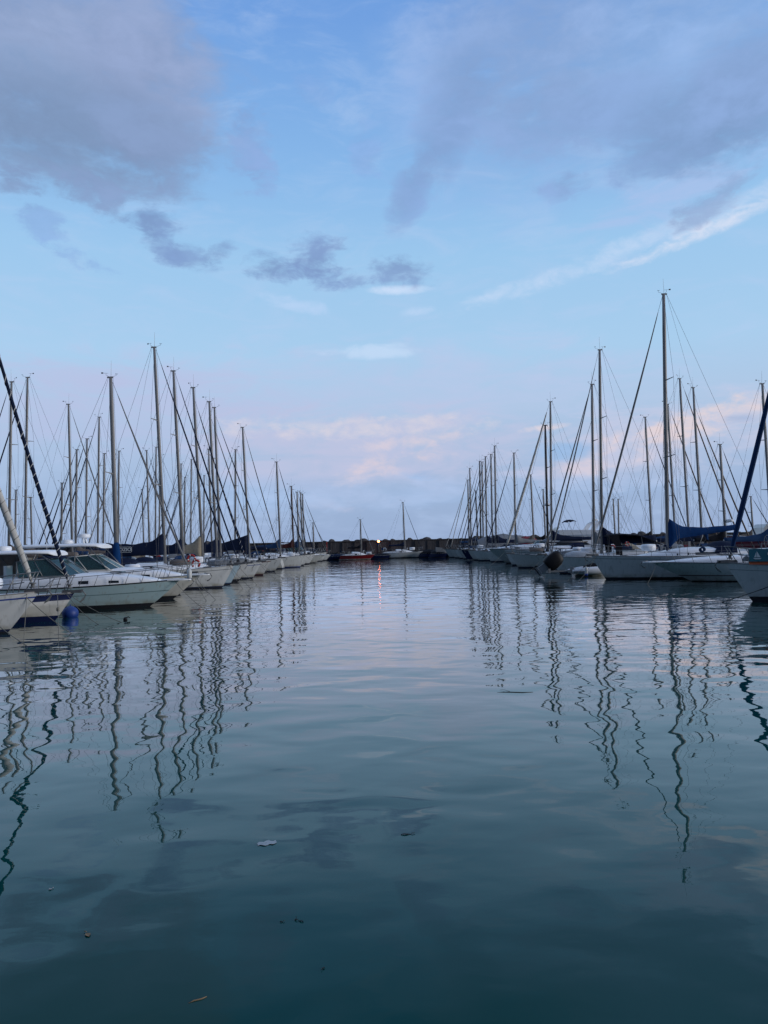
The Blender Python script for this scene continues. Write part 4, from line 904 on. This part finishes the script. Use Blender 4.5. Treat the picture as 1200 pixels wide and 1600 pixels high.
# ---- rows behind
def back(label, Y, top, face, rake=1.1, **k):
    t = at(top[0], top[1], Y); H = t.z; base = t.x + face * H * math.tan(math.radians(rake)); L = k.pop('L', None) or max(5.6, min(12.5, H * .7))
    k.setdefault('lod', 2); k.setdefault('genoa', rnd.choice((NAVY, NAVY, SAILG))); k.setdefault('gr', .05); k.setdefault('cover', rnd.choice((NAVY, BLACKC, BROWNC, MIDB)))
    k.setdefault('hullm', rnd.choice((WHITE, DULLW, GREYH, CREAM))); k.setdefault('hood', rnd.choice((NAVY, None, MIDB, BEIGE, GREYC)))
    return sailboat(label, base + face * L * .42, Y, L, face, H, L * .42, rake=rake, **k)
G = dict(group=GLB)
BL = [
 ('sailboat whose mast stands at the left edge behind the diagonal navy furled sail', 55, (18, 597), -1, dict(cover=BROWNC, genoa=NAVY)),
 ('sailboat whose tilted mast is second from the left edge of the picture', 58.5, (43, 590), -1, dict(genoa=NAVY, cover=BROWNC)),
 ('sailboat whose mast is third from the left edge with a stay slanting right', 65, (107, 632), 1, dict(genoa=SAILG, gr=.045)),
 ('sailboat with a short dark mast hard right of the third mast from the left', 68, (120, 703), -1, dict(genoa=NAVY)),
 ('sailboat with a pale mast and dark furled sail leaning left between two taller masts', 71, (136, 686), -1, dict(genoa=NAVY, gr=.06)),
 ('sailboat whose slim mast stands just left of the stout grey one', 74.5, (155, 652), -1, dict(genoa=NAVY, gr=.055)),
 ('sailboat with a short mast partly hidden left of the stout grey one', 77, (163, 709), -1, dict(genoa=NAVY, gr=.05)),
 ('sailboat with a short mast just right of the stout grey one', 80.5, (186, 705), -1, dict()),
 ('sailboat whose pale mast is one gap left of the tallest mast on the left', 87, (229, 704), 1, dict(genoa=NAVY)),
 ('sailboat whose mast almost touches the tallest left mast from behind', 90, (244, 699), -1, dict()),
 ('sailboat with a short mast between the two tallest masts on the left', 94, (250, 715), -1, dict(genoa=NAVY)),
 ('sailboat whose mast shows just right of the second tallest left mast', 97.5, (283, 725), -1, dict()),
 ('sailboat with the short mast right of the second tallest left mast', 100.5, (289, 746), -1, dict(genoa=NAVY)),
 ('sailboat whose mast leans left of the one with the spirally lashed sail', 103.5, (299, 718), -1, dict(genoa=NAVY)),
 ('sailboat whose low mast is framed between two close masts of the left row', 107, (319, 743), -1, dict()),
 ('sailboat whose leaning mast meets two close masts of the left row', 82, (326, 702), 1, dict(genoa=NAVY)),
 ('sailboat whose low mast ends right of the two close masts of the left row', 111, (341, 768), -1, dict(genoa=NAVY, L=8)),
 ('sailboat with a dark stay falling left beside the pointed navy sail cover', 78, (368, 703), -1, dict(genoa=NAVY, gr=.05)),
 ('small sailboat with a short mast right of the diagonal navy furled sail', 66, (97, 755), -1, dict(L=6.5, genoa=NAVY)),
 ('small sailboat with a stub mast between the first two masts at the left edge', 75, (25, 766), -1, dict(L=6, genoa=None)),
 ('small sailboat with a stub mast right of the second mast from the left edge', 80, (48, 778), 1, dict(L=6, genoa=NAVY, gr=.035)),
 ('small sailboat with a hairline mast above the lettered sail cover', 106, (222, 765), 1, dict(L=7, genoa=None)),
]
for lb, Y, tp, f, k in BL: back(lb, Y, tp, f, group=GLB, **k)
BR = [
 ('sailboat whose mast stands midway between the two tallest masts on the right', 76, (1008, 652), 1, dict(genoa=NAVY, gr=.04)),
 ('sailboat whose mast hides behind the tallest right mast', 72.5, (1043, 632), 1, dict(genoa=ALUB, gr=.06)),
 ('sailboat whose mast is first to the right of the tallest right mast', 69, (1062, 592), 1, dict(genoa=ALUB, gr=.06)),
 ('sailboat whose tilted mast is second to the right of the tallest right mast', 65.5, (1083, 606), 1, dict(genoa=ALUB, gr=.06, frac=.88)),
 ('sailboat with a shorter mast carrying a radar halfway down, near the right edge', 60.5, (1125, 695), 1, dict(genoa=NAVY, radar=True)),
 ('sailboat whose mast rises at the right edge behind the thick blue furled sail', 54, (1191, 600), 1, dict(genoa=NAVY)),
 ('sailboat with a short mast low at the right edge beyond the red hull', 88, (1173, 776), 1, dict(L=8, genoa=NAVY)),
 ('sailboat with a stub mast left of the tallest right mast in the distance', 101, (958, 780), 1, dict(L=7, genoa=None, lod=2)),
 ('sailboat with a hairline mast left of the tallest right mast in the distance', 104, (966, 780), -1, dict(L=7, genoa=None)),
 ('sailboat with a dark brown mast crossing the thick pale furled sail', 65.8, (846.5, 665), 1, dict(mastm=ALUD, genoa=NAVY, gr=.035, Lx=0)),
 ('sailboat with a thin mast left of the dark brown one on the right side', 92, (829, 742), 1, dict(genoa=NAVY, gr=.035)),
 ('sailboat with a short dark mast at the left of the far right cluster', 112.5, (743, 767), 1, dict(L=7.5, mastm=ALUD)),
 ('sailboat with a short mast doubled behind the dark brown one on the right', 98, (848.5, 765), 1, dict(L=8, genoa=None)),
]
for lb, Y, tp, f, k in BR:
    if k.pop('Lx', None) is not None:
        t = at(tp[0], tp[1], Y); sailboat(lb, t.x - 3.2, Y, 9.5, -1, t.z, 3.4, rake=.5, mastm=ALUD, genoa=None, cover=None, hullm=DULLW, lod=1, group=GRB, windows=True)
    else: back(lb, Y, tp, f, group=GRB, **k)

# ---- boats by the breakwater
sailboat('small red hulled sailboat lying along the foot of the breakwater', xat(586, 866, 110), 110, 5.4, 1, at(565, 812, 110).z, 2.0, rake=.8, B=2.0, fb=.62, hullm=REDG, boot=WHITE, genoa=SAILG, gr=.03, cover=BLACKC, coverh=.5, lod=1, anchor=False, group=None, spr=1)
sailboat('white sailboat lying broadside along the breakwater with a drooping dark sail cover', xat(661, 862, 114), 114, 6.6, 1, at(632, 785, 114).z, 2.75, rake=1.2, B=2.3, fb=.80, hullm=WHITE, genoa=NAVY, gr=.025, cover=NAVY, coverh=.55, lod=1, anchor=False, group=None, spr=1)
def covered_boat(label, x, Y, L, face, m, hullm, fb=.55, peak=.6, B=2.0, cab=None):
    root = empty('covered_boat', (x, Y, 0), 0 if face > 0 else PI, label, 'small boat')
    h = Hull(L, B, fb, rake=.5); make_hull(h, root, [hullm, hullm, FOUL, hullm, hullm], n=14)
    mb = MB(); rings = []
    for i in range(10):
        t = i / 9 * .97; p = h.pt(t, h.sheer(t), 1); k = peak * math.sin(PI * min(1, .12 + t * .9)) ** .6 * (1 + .06 * math.sin(t * 19))
        rings.append([Vector((p.x, p.y * a * 1.03, p.z + k * b + .02)) for a, b in ((-1, -.12), (-1, .02), (-.6, .55), (0, 1), (.6, .55), (1, .02), (1, -.12))])
    mb.loft(rings, closed=False, cap=False); mb.loft([[q - Vector((0, 0, .015)) for q in r] for r in rings], closed=False, cap=False); mb.build('boat_cover', m, root)
    toe_rail(h, root, GREYST, .03, name='rub_rail')
    if cab:
        mb = MB(); mb.loft([[Vector((x_, B * .34 * a, h.fb + z)) for a, z in ((-1, .0), (-.9, zz), (.9, zz), (1, 0))] for x_, zz in ((L * .28, .25), (L * .12, .85), (-L * .16, .95), (-L * .18, .2))], smooth=False); mb.build('cabin', cab, root)
    return root
covered_boat('low dark blue covered boat left of the red hulled sailboat', xat(528, 868, 112), 112, 4.4, 1, NAVY, NAVYG, .5, .35, 1.8)
covered_boat('small black covered boat between the red and the white sailboats', xat(594, 868, 113), 113, 3.4, 1, BLACKC, NAVYG, .45, .3, 1.6)
covered_boat('black covered boat right of the white sailboat by the breakwater', xat(672, 864, 114.5), 114.5, 3.8, 1, BLACKC, NAVYG, .6, .6, 1.9)
covered_boat('dark boat with a grey cabin side at the right end of the breakwater boats', xat(687, 864, 112.2), 112.2, 3.4, 1, BLACKC, NAVYG, .6, .45, 1.9, cab=GREYC)
covered_boat('boat wrapped in grey tarpaulin behind the thick pale furled sail', xat(792, 850, 99), 99, 8.5, 1, GREYC, GREYH, 1.5, 1.7, 3.0)
covered_boat('boat under a dark red cover behind the thick pale furled sail', xat(822, 850, 95), 95, 3.0, 1, REDC, GREYH, 1.9, .95, 2.0)
# maroon hulled vessel at the right edge
root = empty('work_boat', (xat(1215, 840, 74), 74, 0), PI, 'maroon hulled work boat with a pale wheelhouse behind the right hand boats', 'work boat')
h = Hull(11, 3.8, 2.0, rake=1.0, bowup=.25, entry=2.6); make_hull(h, root, [MAROON, MAROON, FOUL, MAROON, WHITE], n=20); make_deck(h, root, DECK); toe_rail(h, root, WHITE, .06, name='rub_rail')
mb = MB(); mb.loft([[Vector((x_, 1.2 * a, 2.0 + z)) for a, z in ((-1, -.05), (-.96, zz), (.96, zz), (1, -.05))] for x_, zz in ((1.9, 1.15), (1.6, 1.5), (-1.2, 1.5), (-1.25, 1.4))], smooth=False); wh = mb.build('wheelhouse', CREAM, root)
for sd in (-1, 1):
    for k in range(3):
        mb = MB(); x0 = 1.2 - k * .9; q = [Vector((x0, sd * 1.19, 2.7)), Vector((x0 - .6, sd * 1.19, 2.7)), Vector((x0 - .6, sd * 1.172, 3.2)), Vector((x0, sd * 1.172, 3.2))]
        mb.plate(q if sd > 0 else q[::-1], .03); mb.build('window', DKWIN, wh)

# ---- white tender with a big black outboard tilted up
tx, tY = xat(891, 885, 50.6), 50.6
root = empty('tender', (tx, tY, 0), 0, 'white inflatable tender with a black outboard motor tilted up at its stern', 'dinghy')
mb = MB()
path = [Vector((.0, -.62, .34)), Vector((.9, -.64, .34)), Vector((1.7, -.6, .37)), Vector((2.3, -.38, .46)), Vector((2.55, 0, .52)), Vector((2.3, .38, .46)), Vector((1.7, .6, .37)), Vector((.9, .64, .34)), Vector((.0, .62, .34))]
mb.tube(path, [.12, .27, .27, .26, .26, .26, .27, .27, .12], 12); mb.build('inflatable_tube', RUBW, root)
mb = MB()
for sd in (-1, 1): mb.tube([p + Vector((0, sd * .225, -.02)) if p.x < 2.2 else p + Vector((.1, sd * .15, -.02)) for p in path[:4 if sd < 0 else 4]] if sd < 0 else [p + Vector((0, .225, -.02)) if p.x < 2.2 else p + Vector((.1, .15, -.02)) for p in path[5:]], .035, 6)
mb.build('rubbing_strake', BLACKP, root)
mb = MB(); mb.loft([[Vector((x_, w * a, z + (.0 if abs(a) > .5 else -.22))) for a in (-1, -.5, 0, .5, 1)] + [Vector((x_, w * a, z + .1)) for a in (1, 0, -1)] for x_, w, z in ((.2, .55, .14), (1.4, .52, .14), (2.2, .3, .22), (2.45, .08, .34))], smooth=False); mb.build('floor_hull', GREYH, root)
mb = MB(); mb.box((.12, 0, .40), (.06, 1.0, .46)); mb.build('transom', GREYC, root)
mb = MB(); mb.box((1.1, 0, .52), (.28, 1.0, .05)); mb.box((1.1, 0, .32), (.2, .3, .4)); mb.build('seat', GREYC, root)
mb = MB(); mb.loft([[Vector((x_, w * a, z + hh * b)) for a, b in ((-1, 0), (-.7, .8), (0, 1), (.7, .8), (1, 0))] for x_, w, z, hh in ((1.0, .5, .55, .15), (1.6, .45, .56, .32), (2.1, .3, .6, .2), (2.4, .1, .66, .05))]); mb.build('bow_cover', BLACKC, root)
mb = MB(); mb.box((-.75, -.30, .36), (1.7, .08, .10)); mb.box((-.75, .30, .36), (1.7, .08, .10)); mb.box((-1.5, 0, .40), (.14, .7, .3)); mb.box((-.3, 0, .38), (.12, .7, .08)); mb.build('stern_bracket', ALU, root)
# outboard: tilted so that the lower unit points to the left and down
A = math.radians(54)
def om(x_, y_, z_):  # motor axes: z up the motor, x aft
    c, s_ = math.cos(A), math.sin(A); K = 1.32; return Vector((-1.52 + K * (x_ * -c + z_ * s_), K * y_, .80 + K * (x_ * s_ + z_ * c)))
mb = MB(); rings = []
for z, a0, a1, w in ((-.10, -.34, .30, .21), (.05, -.40, .36, .26), (.30, -.42, .40, .28), (.58, -.38, .40, .27), (.78, -.28, .34, .23), (.88, -.1, .22, .12)):
    rings.append([om(lerp(a0, a1, (1 + math.copysign(abs(math.cos(th)) ** .55, math.cos(th))) / 2), w * math.copysign(abs(math.sin(th)) ** .55, math.sin(th)), z) for th in [2 * PI * j / 14 for j in range(14)]])
mb.loft(rings); cw = mb.build('outboard_cowling', BLACKP, root)
mb = MB(); mb.tube([om(.38, .20, .1), om(.43, .2, .62)], .012, 5); mb.tube([om(.38, -.20, .1), om(.43, -.2, .62)], .012, 5); mb.tube([om(-.42, -.13, .12), om(-.38, -.12, .6)], .016, 5); mb.build('trim_strip', GREYC, cw)
mb = MB(); mb.loft([[om(x0, -w, z), om(x1, -w * .6, z), om(x1, w * .6, z), om(x0, w, z)] for z, x0, x1, w in [(q_[0] * .64, *q_[1:]) for q_ in ((-.08, -.2, .2, .12), (-.5, -.17, .2, .09), (-.80, -.14, .22, .07), (-.86, -.16, .34, .09), (-.90, -.14, .32, .07), (-1.05, -.1, .2, .05), (-1.25, -.02, .12, .02))]], smooth=False); lg = mb.build('outboard_leg', GREYC, root)
mb = MB(); mb.tube([om(-.2, 0, -.66), om(-.05, 0, -.66), om(.22, 0, -.66), om(.34, 0, -.66)], [.03, .075, .06, .03], 9)
for k in range(3):
    a = k * 2 * PI / 3; e1 = lambda r_, o: om(.32 + o, r_ * math.cos(a + o * 3), -.66 + r_ * math.sin(a + o * 3)); mb.plate([e1(.04, -.03), e1(.17, -.06), e1(.18, .05), e1(.04, .03)], .008)
mb.build('propeller', BLACKP, lg)

# ------------------------------------------------------------------ lettering
def text_mesh(body, size, name, m, parent, loc, rot, ext=.004, sx=1):
    cu = bpy.data.curves.new(name, 'FONT'); cu.body = body; cu.size = size; cu.extrude = ext; cu.align_x = 'CENTER'; cu.align_y = 'CENTER'; cu.offset = .004
    o = bpy.data.objects.new('tmp_text', cu); COL.objects.link(o); bpy.context.view_layer.update()
    me = bpy.data.meshes.new_from_object(o.evaluated_get(bpy.context.evaluated_depsgraph_get())); bpy.data.objects.remove(o)
    me.materials.clear(); me.materials.append(m); ob = bpy.data.objects.new(name, me); COL.objects.link(ob)
    ob.parent = parent; ob.location = loc; ob.rotation_euler = rot; ob.scale = (sx, 1, 1); return ob
root, h, d = M2
p = d['bp'](.66) + Vector((0, -.20, .30))
text_mesh("L'OZIO", .30, 'name_lettering', PRINT, root, p, (PI / 2, 0, 0))
mb = MB(); w, hh, r = .50, .17, .08; pts = []
for cx, cz, a0 in ((w - r, hh - r, 0), (-w + r, hh - r, PI / 2), (-w + r, -hh + r, PI), (w - r, -hh + r, 1.5 * PI)):
    for k in range(5): pts.append(p + Vector((cx + r * math.cos(a0 + k * PI / 8), 0, cz + r * math.sin(a0 + k * PI / 8))))
mb.tube(pts + [pts[0]], .012, 5); mb.build('name_border', PRINT, root)

# teal weather cloth on the rail of the nearest right boat
root, h, d = RD
bx0 = h.L / 2 - .72
o = empty('banner', (root.location.x - bx0, root.location.y, 0), 0, 'teal and orange banner with a white sailing boat emblem laced along the bow rail', 'banner')
yy = lambda x_: -(h.edge(bx0 - x_, 1).y + .02)
mb = MB(); zt = h.sheer(.85) + .05
def strip(z0, z1, m, name, dy=0, x0=0, x1=2.6):
    mb = MB(); k = 7; pts = [lerp(x0, x1, i / k) for i in range(k + 1)]
    mb.loft([[Vector((x_ + .08 * (1 - z0) * 0, yy(x_) - dy, zt + z0)), Vector((x_, yy(x_) - dy - .012, zt + z0)), Vector((x_ + .02, yy(x_) - dy - .012 + .05, zt + z1)), Vector((x_ + .02, yy(x_) - dy + .05, zt + z1))] for x_ in pts], smooth=False)
    return mb.build(name, m, o)
strip(.115, .60, TEALB, 'cloth'); strip(.0, .115, ORNB, 'orange_border')
q = lambda x_, z: Vector((x_, yy(x_) - .03 + .05 * z / .6, zt + z))
mb = MB()
for tri in ([q(.15, .28), q(.23, .28), q(.23, .48)], [q(.245, .28), q(.35, .28), q(.245, .53)], [q(.12, .25), q(.17, .20), q(.33, .20), q(.39, .25)]): mb.plate(tri, .006)
mb.build('emblem', PRINT, o)
text_mesh('Ce', .26, 'lettering', PRINT, o, q(.70, .40) + Vector((0, -.012, 0)), (PI / 2 - .08, 0, -.25))
# white canvas over the foredeck of that boat
mb = MB(); rings = []
for i in range(8):
    x_ = lerp(bx0 - .1, bx0 - 3.0, i / 7); w = h.edge(x_, 1).y * .86; z0 = h.sheer(h.t_of(x_)) + .10
    rings.append([Vector((x_, w * a, z0 + (.22 + .50 * min(1, i / 3)) * b + .02 * math.sin(i * 2.1))) for a, b in ((-1, .0), (-.98, .35), (-.5, .85), (0, 1.05), (.5, .85), (.98, .35), (1, 0))])
mb.loft(rings, closed=False, cap=False); mb.loft([[p_ - Vector((0, 0, .012)) for p_ in r_] for r_ in rings], closed=False, cap=False); 
mb.build('foredeck_cover', mat('canvas_pale', (.50, .54, .58), .85, var=.1, scale=4, bump=.02, bscale=4), root)

# ------------------------------------------------------------------ small things
# buoys, fenders, life rings
p = at(109, 953, 28.9)
mb = MB(); mb.lathe([(.02, -.40), (.22, -.34), (.36, -.15), (.40, .04), (.35, .22), (.24, .33), (.12, .40), (.02, .42)], (0, 0, .12), 16); mb.torus((0, 0, .56), .05, .018, 'x')
o = mb.build('mooring_buoy', BUOYB); o.scale = (.78, .78, .72); o.location = (p.x + .02, p.y, .05); tag(o, 'round bright blue buoy floating under the bow of the cream and navy sailboat', 'buoy')
def fender(u, v, Y, label, m=FENDW, L=.55, r=.11, capm=None):
    c = at(u, v, Y); root = empty('fender', c, 0, label, 'fender', 'fenders hung over hull sides'); mb = MB()
    mb.lathe([(.02, -L / 2 - .05), (.04, -L / 2 - .04), (r * .8, -L / 2 + .02), (r, -L / 2 + .1), (r, L / 2 - .1), (r * .8, L / 2 - .02), (.04, L / 2 + .04), (.02, L / 2 + .06)], (0, 0, 0), 12); mb.build('body', m, root)
    mb = MB(); mb.tube([(0, 0, L / 2 + .04), (0, .12, L / 2 + .55)], .012, 5); mb.build('rope', ROPE, root)
    if capm: mb = MB(); mb.lathe([(r * .82, -L / 2 - .02), (r * 1.03, -L / 2 + .06), (r * 1.03, -L / 2 + .14)], (0, 0, 0), 12); mb.build('end_cap', capm, root)
fender(916, 893, 49.5, 'white fender with a dark end hanging beside the inflatable tender', capm=BLUEST)
fender(296, 898, 35.5, 'short white fender lying by the bow rails of the two motor cruisers', L=.5, r=.12)
def life_ring(u, v, Y, label, kind, S=.8):
    c = at(u, v, Y); root = empty('life_ring', c, 0, label, 'life ring'); mb = MB()
    root.scale = (S, S, S); mb.torus((0, 0, 0), .27, .085, 'y', 20, 8, arc=2 * PI if kind == 'ring' else 1.55 * PI, a0=-.28 * PI); mb.build('ring', ORANGE, root)
    mb = MB()
    for k in range(4):
        a = k * PI / 2 + .3; cc = Vector((.27 * math.cos(a), 0, .27 * math.sin(a))); tdir = Vector((-math.sin(a), 0, math.cos(a)))
        if kind == 'ring' or k < 3: mb.tube([cc - tdir * .035, cc + tdir * .035], .092, 8)
    mb.build('band', PRINT, root)
life_ring(299, 873, 44.6, 'upper red horseshoe life ring on the rail near the lettered sail cover', 'shoe')
life_ring(306, 881, 44.2, 'lower red horseshoe life ring on the rail near the lettered sail cover', 'shoe')
life_ring(980, 850, 52.6, 'red life ring hanging under the black cockpit canopy', 'ring', .5)
# mooring lines
bow_lines(L2, 'the cream and navy sailboat', 2.6, 2)
bow_lines(L3, 'the aqua motor cruiser', 1.6, 1); bow_lines(L4, 'the white hardtop cruiser', 1.4, 2)
bow_lines(M2, 'the sailboat with the lettered cover', 1.6, 2); bow_lines(M3, 'the pale blue sailboat', 1.6, 1); bow_lines(M5, 'the sailboat with the pale grey furled sail', 2.2, 2)
bow_lines(RA, 'the long white sailboat with the blue sail cover', -2.4 + 4.6, 2); bow_lines(RC, 'the low white motorboat', 1.0, 1); bow_lines(RB, 'the sailboat with the thick pale furled sail', 2, 1)
bow_lines(R925, 'the sailboat with two parallel headsail stays', 1.6, 1); bow_lines(M9, 'the plump white sailboat', 2.2, 1); bow_lines(M1, 'the sailboat with the stout grey mast', 1.6, 1)
line(bow_world(L1, -.2, -.15, -.05), on_water(37, 1003), 'thin rope hanging straight down from the nearest left bow', .02, .010)
line(at(-25, 958, 23.5), on_water(42, 1009), 'rope slanting down across the bow of the nearest left sailboat', .05, .012)
line(bow_world(L1, -.3, -.1, -.1), on_water(112, 990), 'long rope slanting from the nearest left bow past the cream hull', .06, .013)
p = at(90, 930, 26.2); line(p, on_water(92, 1000), 'knotted rope hanging down the cream hull', .01, .011, knot=.35)
p = bow_world(RD, -2.3, -1.0, -.42); line(p, on_water(1128, 941), 'taut dark rope slanting from the nearest right hull to the water', .05, .016, ROPED)
line(p, p + Vector((-.05, .08, -.95)), 'short dark rope looped down the side of the nearest right hull', .0, .012, ROPED)
# float where the ropes of the cream sailboat meet the water
p = on_water(196, 969); mb = MB(); mb.lathe([(.01, -.07), (.07, -.05), (.08, .02), (.05, .07), (.01, .09)], (0, 0, 0), 9); mb.tube([(.0, 0, .05), (.10, .02, .09), (.16, .03, .05)], .02, 5)
o = mb.build('float', BLACKP); o.location = (p.x, p.y, .03); tag(o, 'small dark float where two ropes enter the water', 'float')

# lamps on the breakwater
def lamp_post(u, v, Y, z0, label, gm, rr, m=GALV, arm=.0):
    c = at(u, v, Y); root = empty('lamp_post', (c.x, c.y, z0), 0, label, 'street lamp'); H = c.z - z0; mb = MB()
    mb.tube([(0, .0, 0), (0, 0, H * .6), (0, 0, H - rr * .6)], [.06, .05, .04], 8); mb.lathe([(.14, 0), (.14, .04), (.07, .10)], (0, 0, 0), 10); mb.build('post', m, root)
    mb = MB(); mb.lathe([(rr * 1.3, rr * .75), (rr * 1.2, rr * .95), (rr * .3, rr * 1.3), (.01, rr * 1.35)], (0, 0, H), 12); mb.build('hood', m, root)
    mb = MB(); mb.lathe([(rr * .35, -rr * .8), (rr * .85, -rr * .5), (rr, 0), (rr * .85, rr * .5), (rr * .5, rr * .8)], (0, 0, H), 12); mb.build('lamp_globe', gm, root); return root
lamp_post(591.5, 846, 119, .5, 'lit orange lamp on a post in front of the breakwater wall', GLOWO, .17)
lamp_post(771, 848.5, 108, .3, 'small lit white lamp between the far masts on the right', GLOWW, .12)
c = at(510.5, 852, 118); root = empty('marker_post', (c.x, c.y, .4), 0, 'thin orange marker post standing against the breakwater wall', 'post'); mb = MB(); mb.tube([(0, 0, 0), (0, 0, 2.0)], [.07, .05], 8); mb.build('pole', ORANGE, root); mb = MB(); mb.lathe([(.05, 2.0), (.12, 2.02), (.12, 2.2), (.03, 2.28)], (0, 0, 0), 10); mb.build('cap', ORANGE, root)
c = at(464.5, 832, 116); root = empty('lamp_post', (c.x, c.y, .4), 0, 'unlit street lamp with a short bracket arm at the left end of the breakwater', 'street lamp'); hz = c.z - .4 + 1.0
mb = MB(); mb.tube([(0, 0, 0), (0, 0, hz)], [.08, .05], 8); mb.tube([(0, 0, hz - .1), (-.3, 0, hz + .1), (-.6, 0, hz + .1)], .03, 6); mb.build('post', GALV, root); mb = MB(); mb.box((-.8, 0, hz + .08), (.5, .2, .12), taper=.7); mb.build('lamp_head', GREYC, root)

# floating bits
def floater(name, label, cat, u, v, build, rz=0, m=WOOD):
    p = on_water(u, v); mb = MB(); build(mb); o = mb.build(name, m); o.location = (p.x, p.y, .0); o.rotation_euler = (0, 0, rz); return tag(o, label, cat)
def stick(L, r, twig=True):
    def f(mb):
        mb.tube([(-L / 2, 0, .0), (-L * .2, .04 * L, r * .8), (L * .2, -.02 * L, r * .8), (L / 2, .05 * L, .002)], [r * .5, r, r, r * .6], 6)
        if twig: mb.tube([(-L * .15, .03, .01), (-L * .3, .14, .02), (-L * .42, .2, .01)], [r * .7, r * .5, r * .2], 5)
    return f
floater('floating_stick', 'thin dark branch floating in the middle right of the water', 'branch', 805, 1082, stick(.62, .006), -.12)
def bag(mb):
    rows = []
    for i in range(9):
        t = i / 8 - .5; rows.append([Vector((t * .17, a * .05 * (1 - abs(t) * .9) + .012 * math.sin(i * 1.7), .003 + .005 * abs(math.sin(i * 2.3 + a * 3)))) for a in (-1, -.5, 0, .5, 1)])
    mb.loft(rows, closed=False, cap=False); mb.loft([[p_ - Vector((0, 0, .004)) for p_ in r] for r in rows], closed=False, cap=False)
floater('plastic_wrapper', 'crumpled clear plastic wrapper floating on the lower half of the water', 'wrapper', 417, 1318, bag, .3, FILM)
def leaf(L, w):
    def f(mb):
        rows = [[Vector((L * (t - .5), w * a * math.sin(PI * min(1, t * 1.05 + .02)) ** .8, .003 + .003 * abs(a) + .003 * math.sin(t * 5))) for a in (-1, -.4, 0, .4, 1)] for t in [i / 8 for i in range(9)]]
        mb.loft(rows, closed=False, cap=False); mb.loft([[p_ - Vector((0, 0, .003)) for p_ in r] for r in rows], closed=False, cap=False); mb.tube([(L * .48, 0, .01), (L * .8, .01, .008)], .003, 4)
    return f
floater('leaf', 'curled brown leaf floating at the lower left', 'leaf', 137, 1461, leaf(.07, .018), 2.2, LEAFM)
floater('floating_stick', 'short pale twig floating near the bottom edge', 'twig', 309, 1563, stick(.11, .004, False), .5, LEAFM)
floater('leaf', 'dark narrow leaf floating in the centre of the lower water', 'leaf', 635, 1304, leaf(.10, .012), .1, WEED)
for i, (u, v) in enumerate(((440, 1441), (462, 1437), (470, 1440), (505, 1314 + 200))):
    floater('weed_scrap', ('dark scrap of weed floating left of centre near two others', 'largest dark weed scrap of a loose trio left of centre', 'rightmost dark weed scrap of a loose trio left of centre', 'faint weed scrap alone below the loose trio')[i], 'seaweed', u, v, leaf(.025 + .012 * (i % 3), .005), i * 1.3, WEED)
floater('leaf', 'tiny pale leaf floating at the left above the brown one', 'leaf', 79, 1390, leaf(.03, .010), .6, FILM)

# ------------------------------------------------------------------ render settings
sc.view_settings.view_transform = 'Standard'; sc.view_settings.look = 'None'; sc.view_settings.exposure = 0; sc.view_settings.gamma = 1
sc.cycles.use_denoising = True
try: sc.cycles.denoiser = 'OPENIMAGEDENOISE'; sc.cycles.denoising_input_passes = 'RGB_ALBEDO_NORMAL'; sc.cycles.denoising_prefilter = 'ACCURATE'
except Exception: pass
sc.cycles.max_bounces = 6; sc.cycles.transparent_max_bounces = 12; sc.cycles.caustics_reflective = False; sc.cycles.caustics_refractive = False
sc.cycles.use_adaptive_sampling = True; sc.cycles.adaptive_threshold = .015
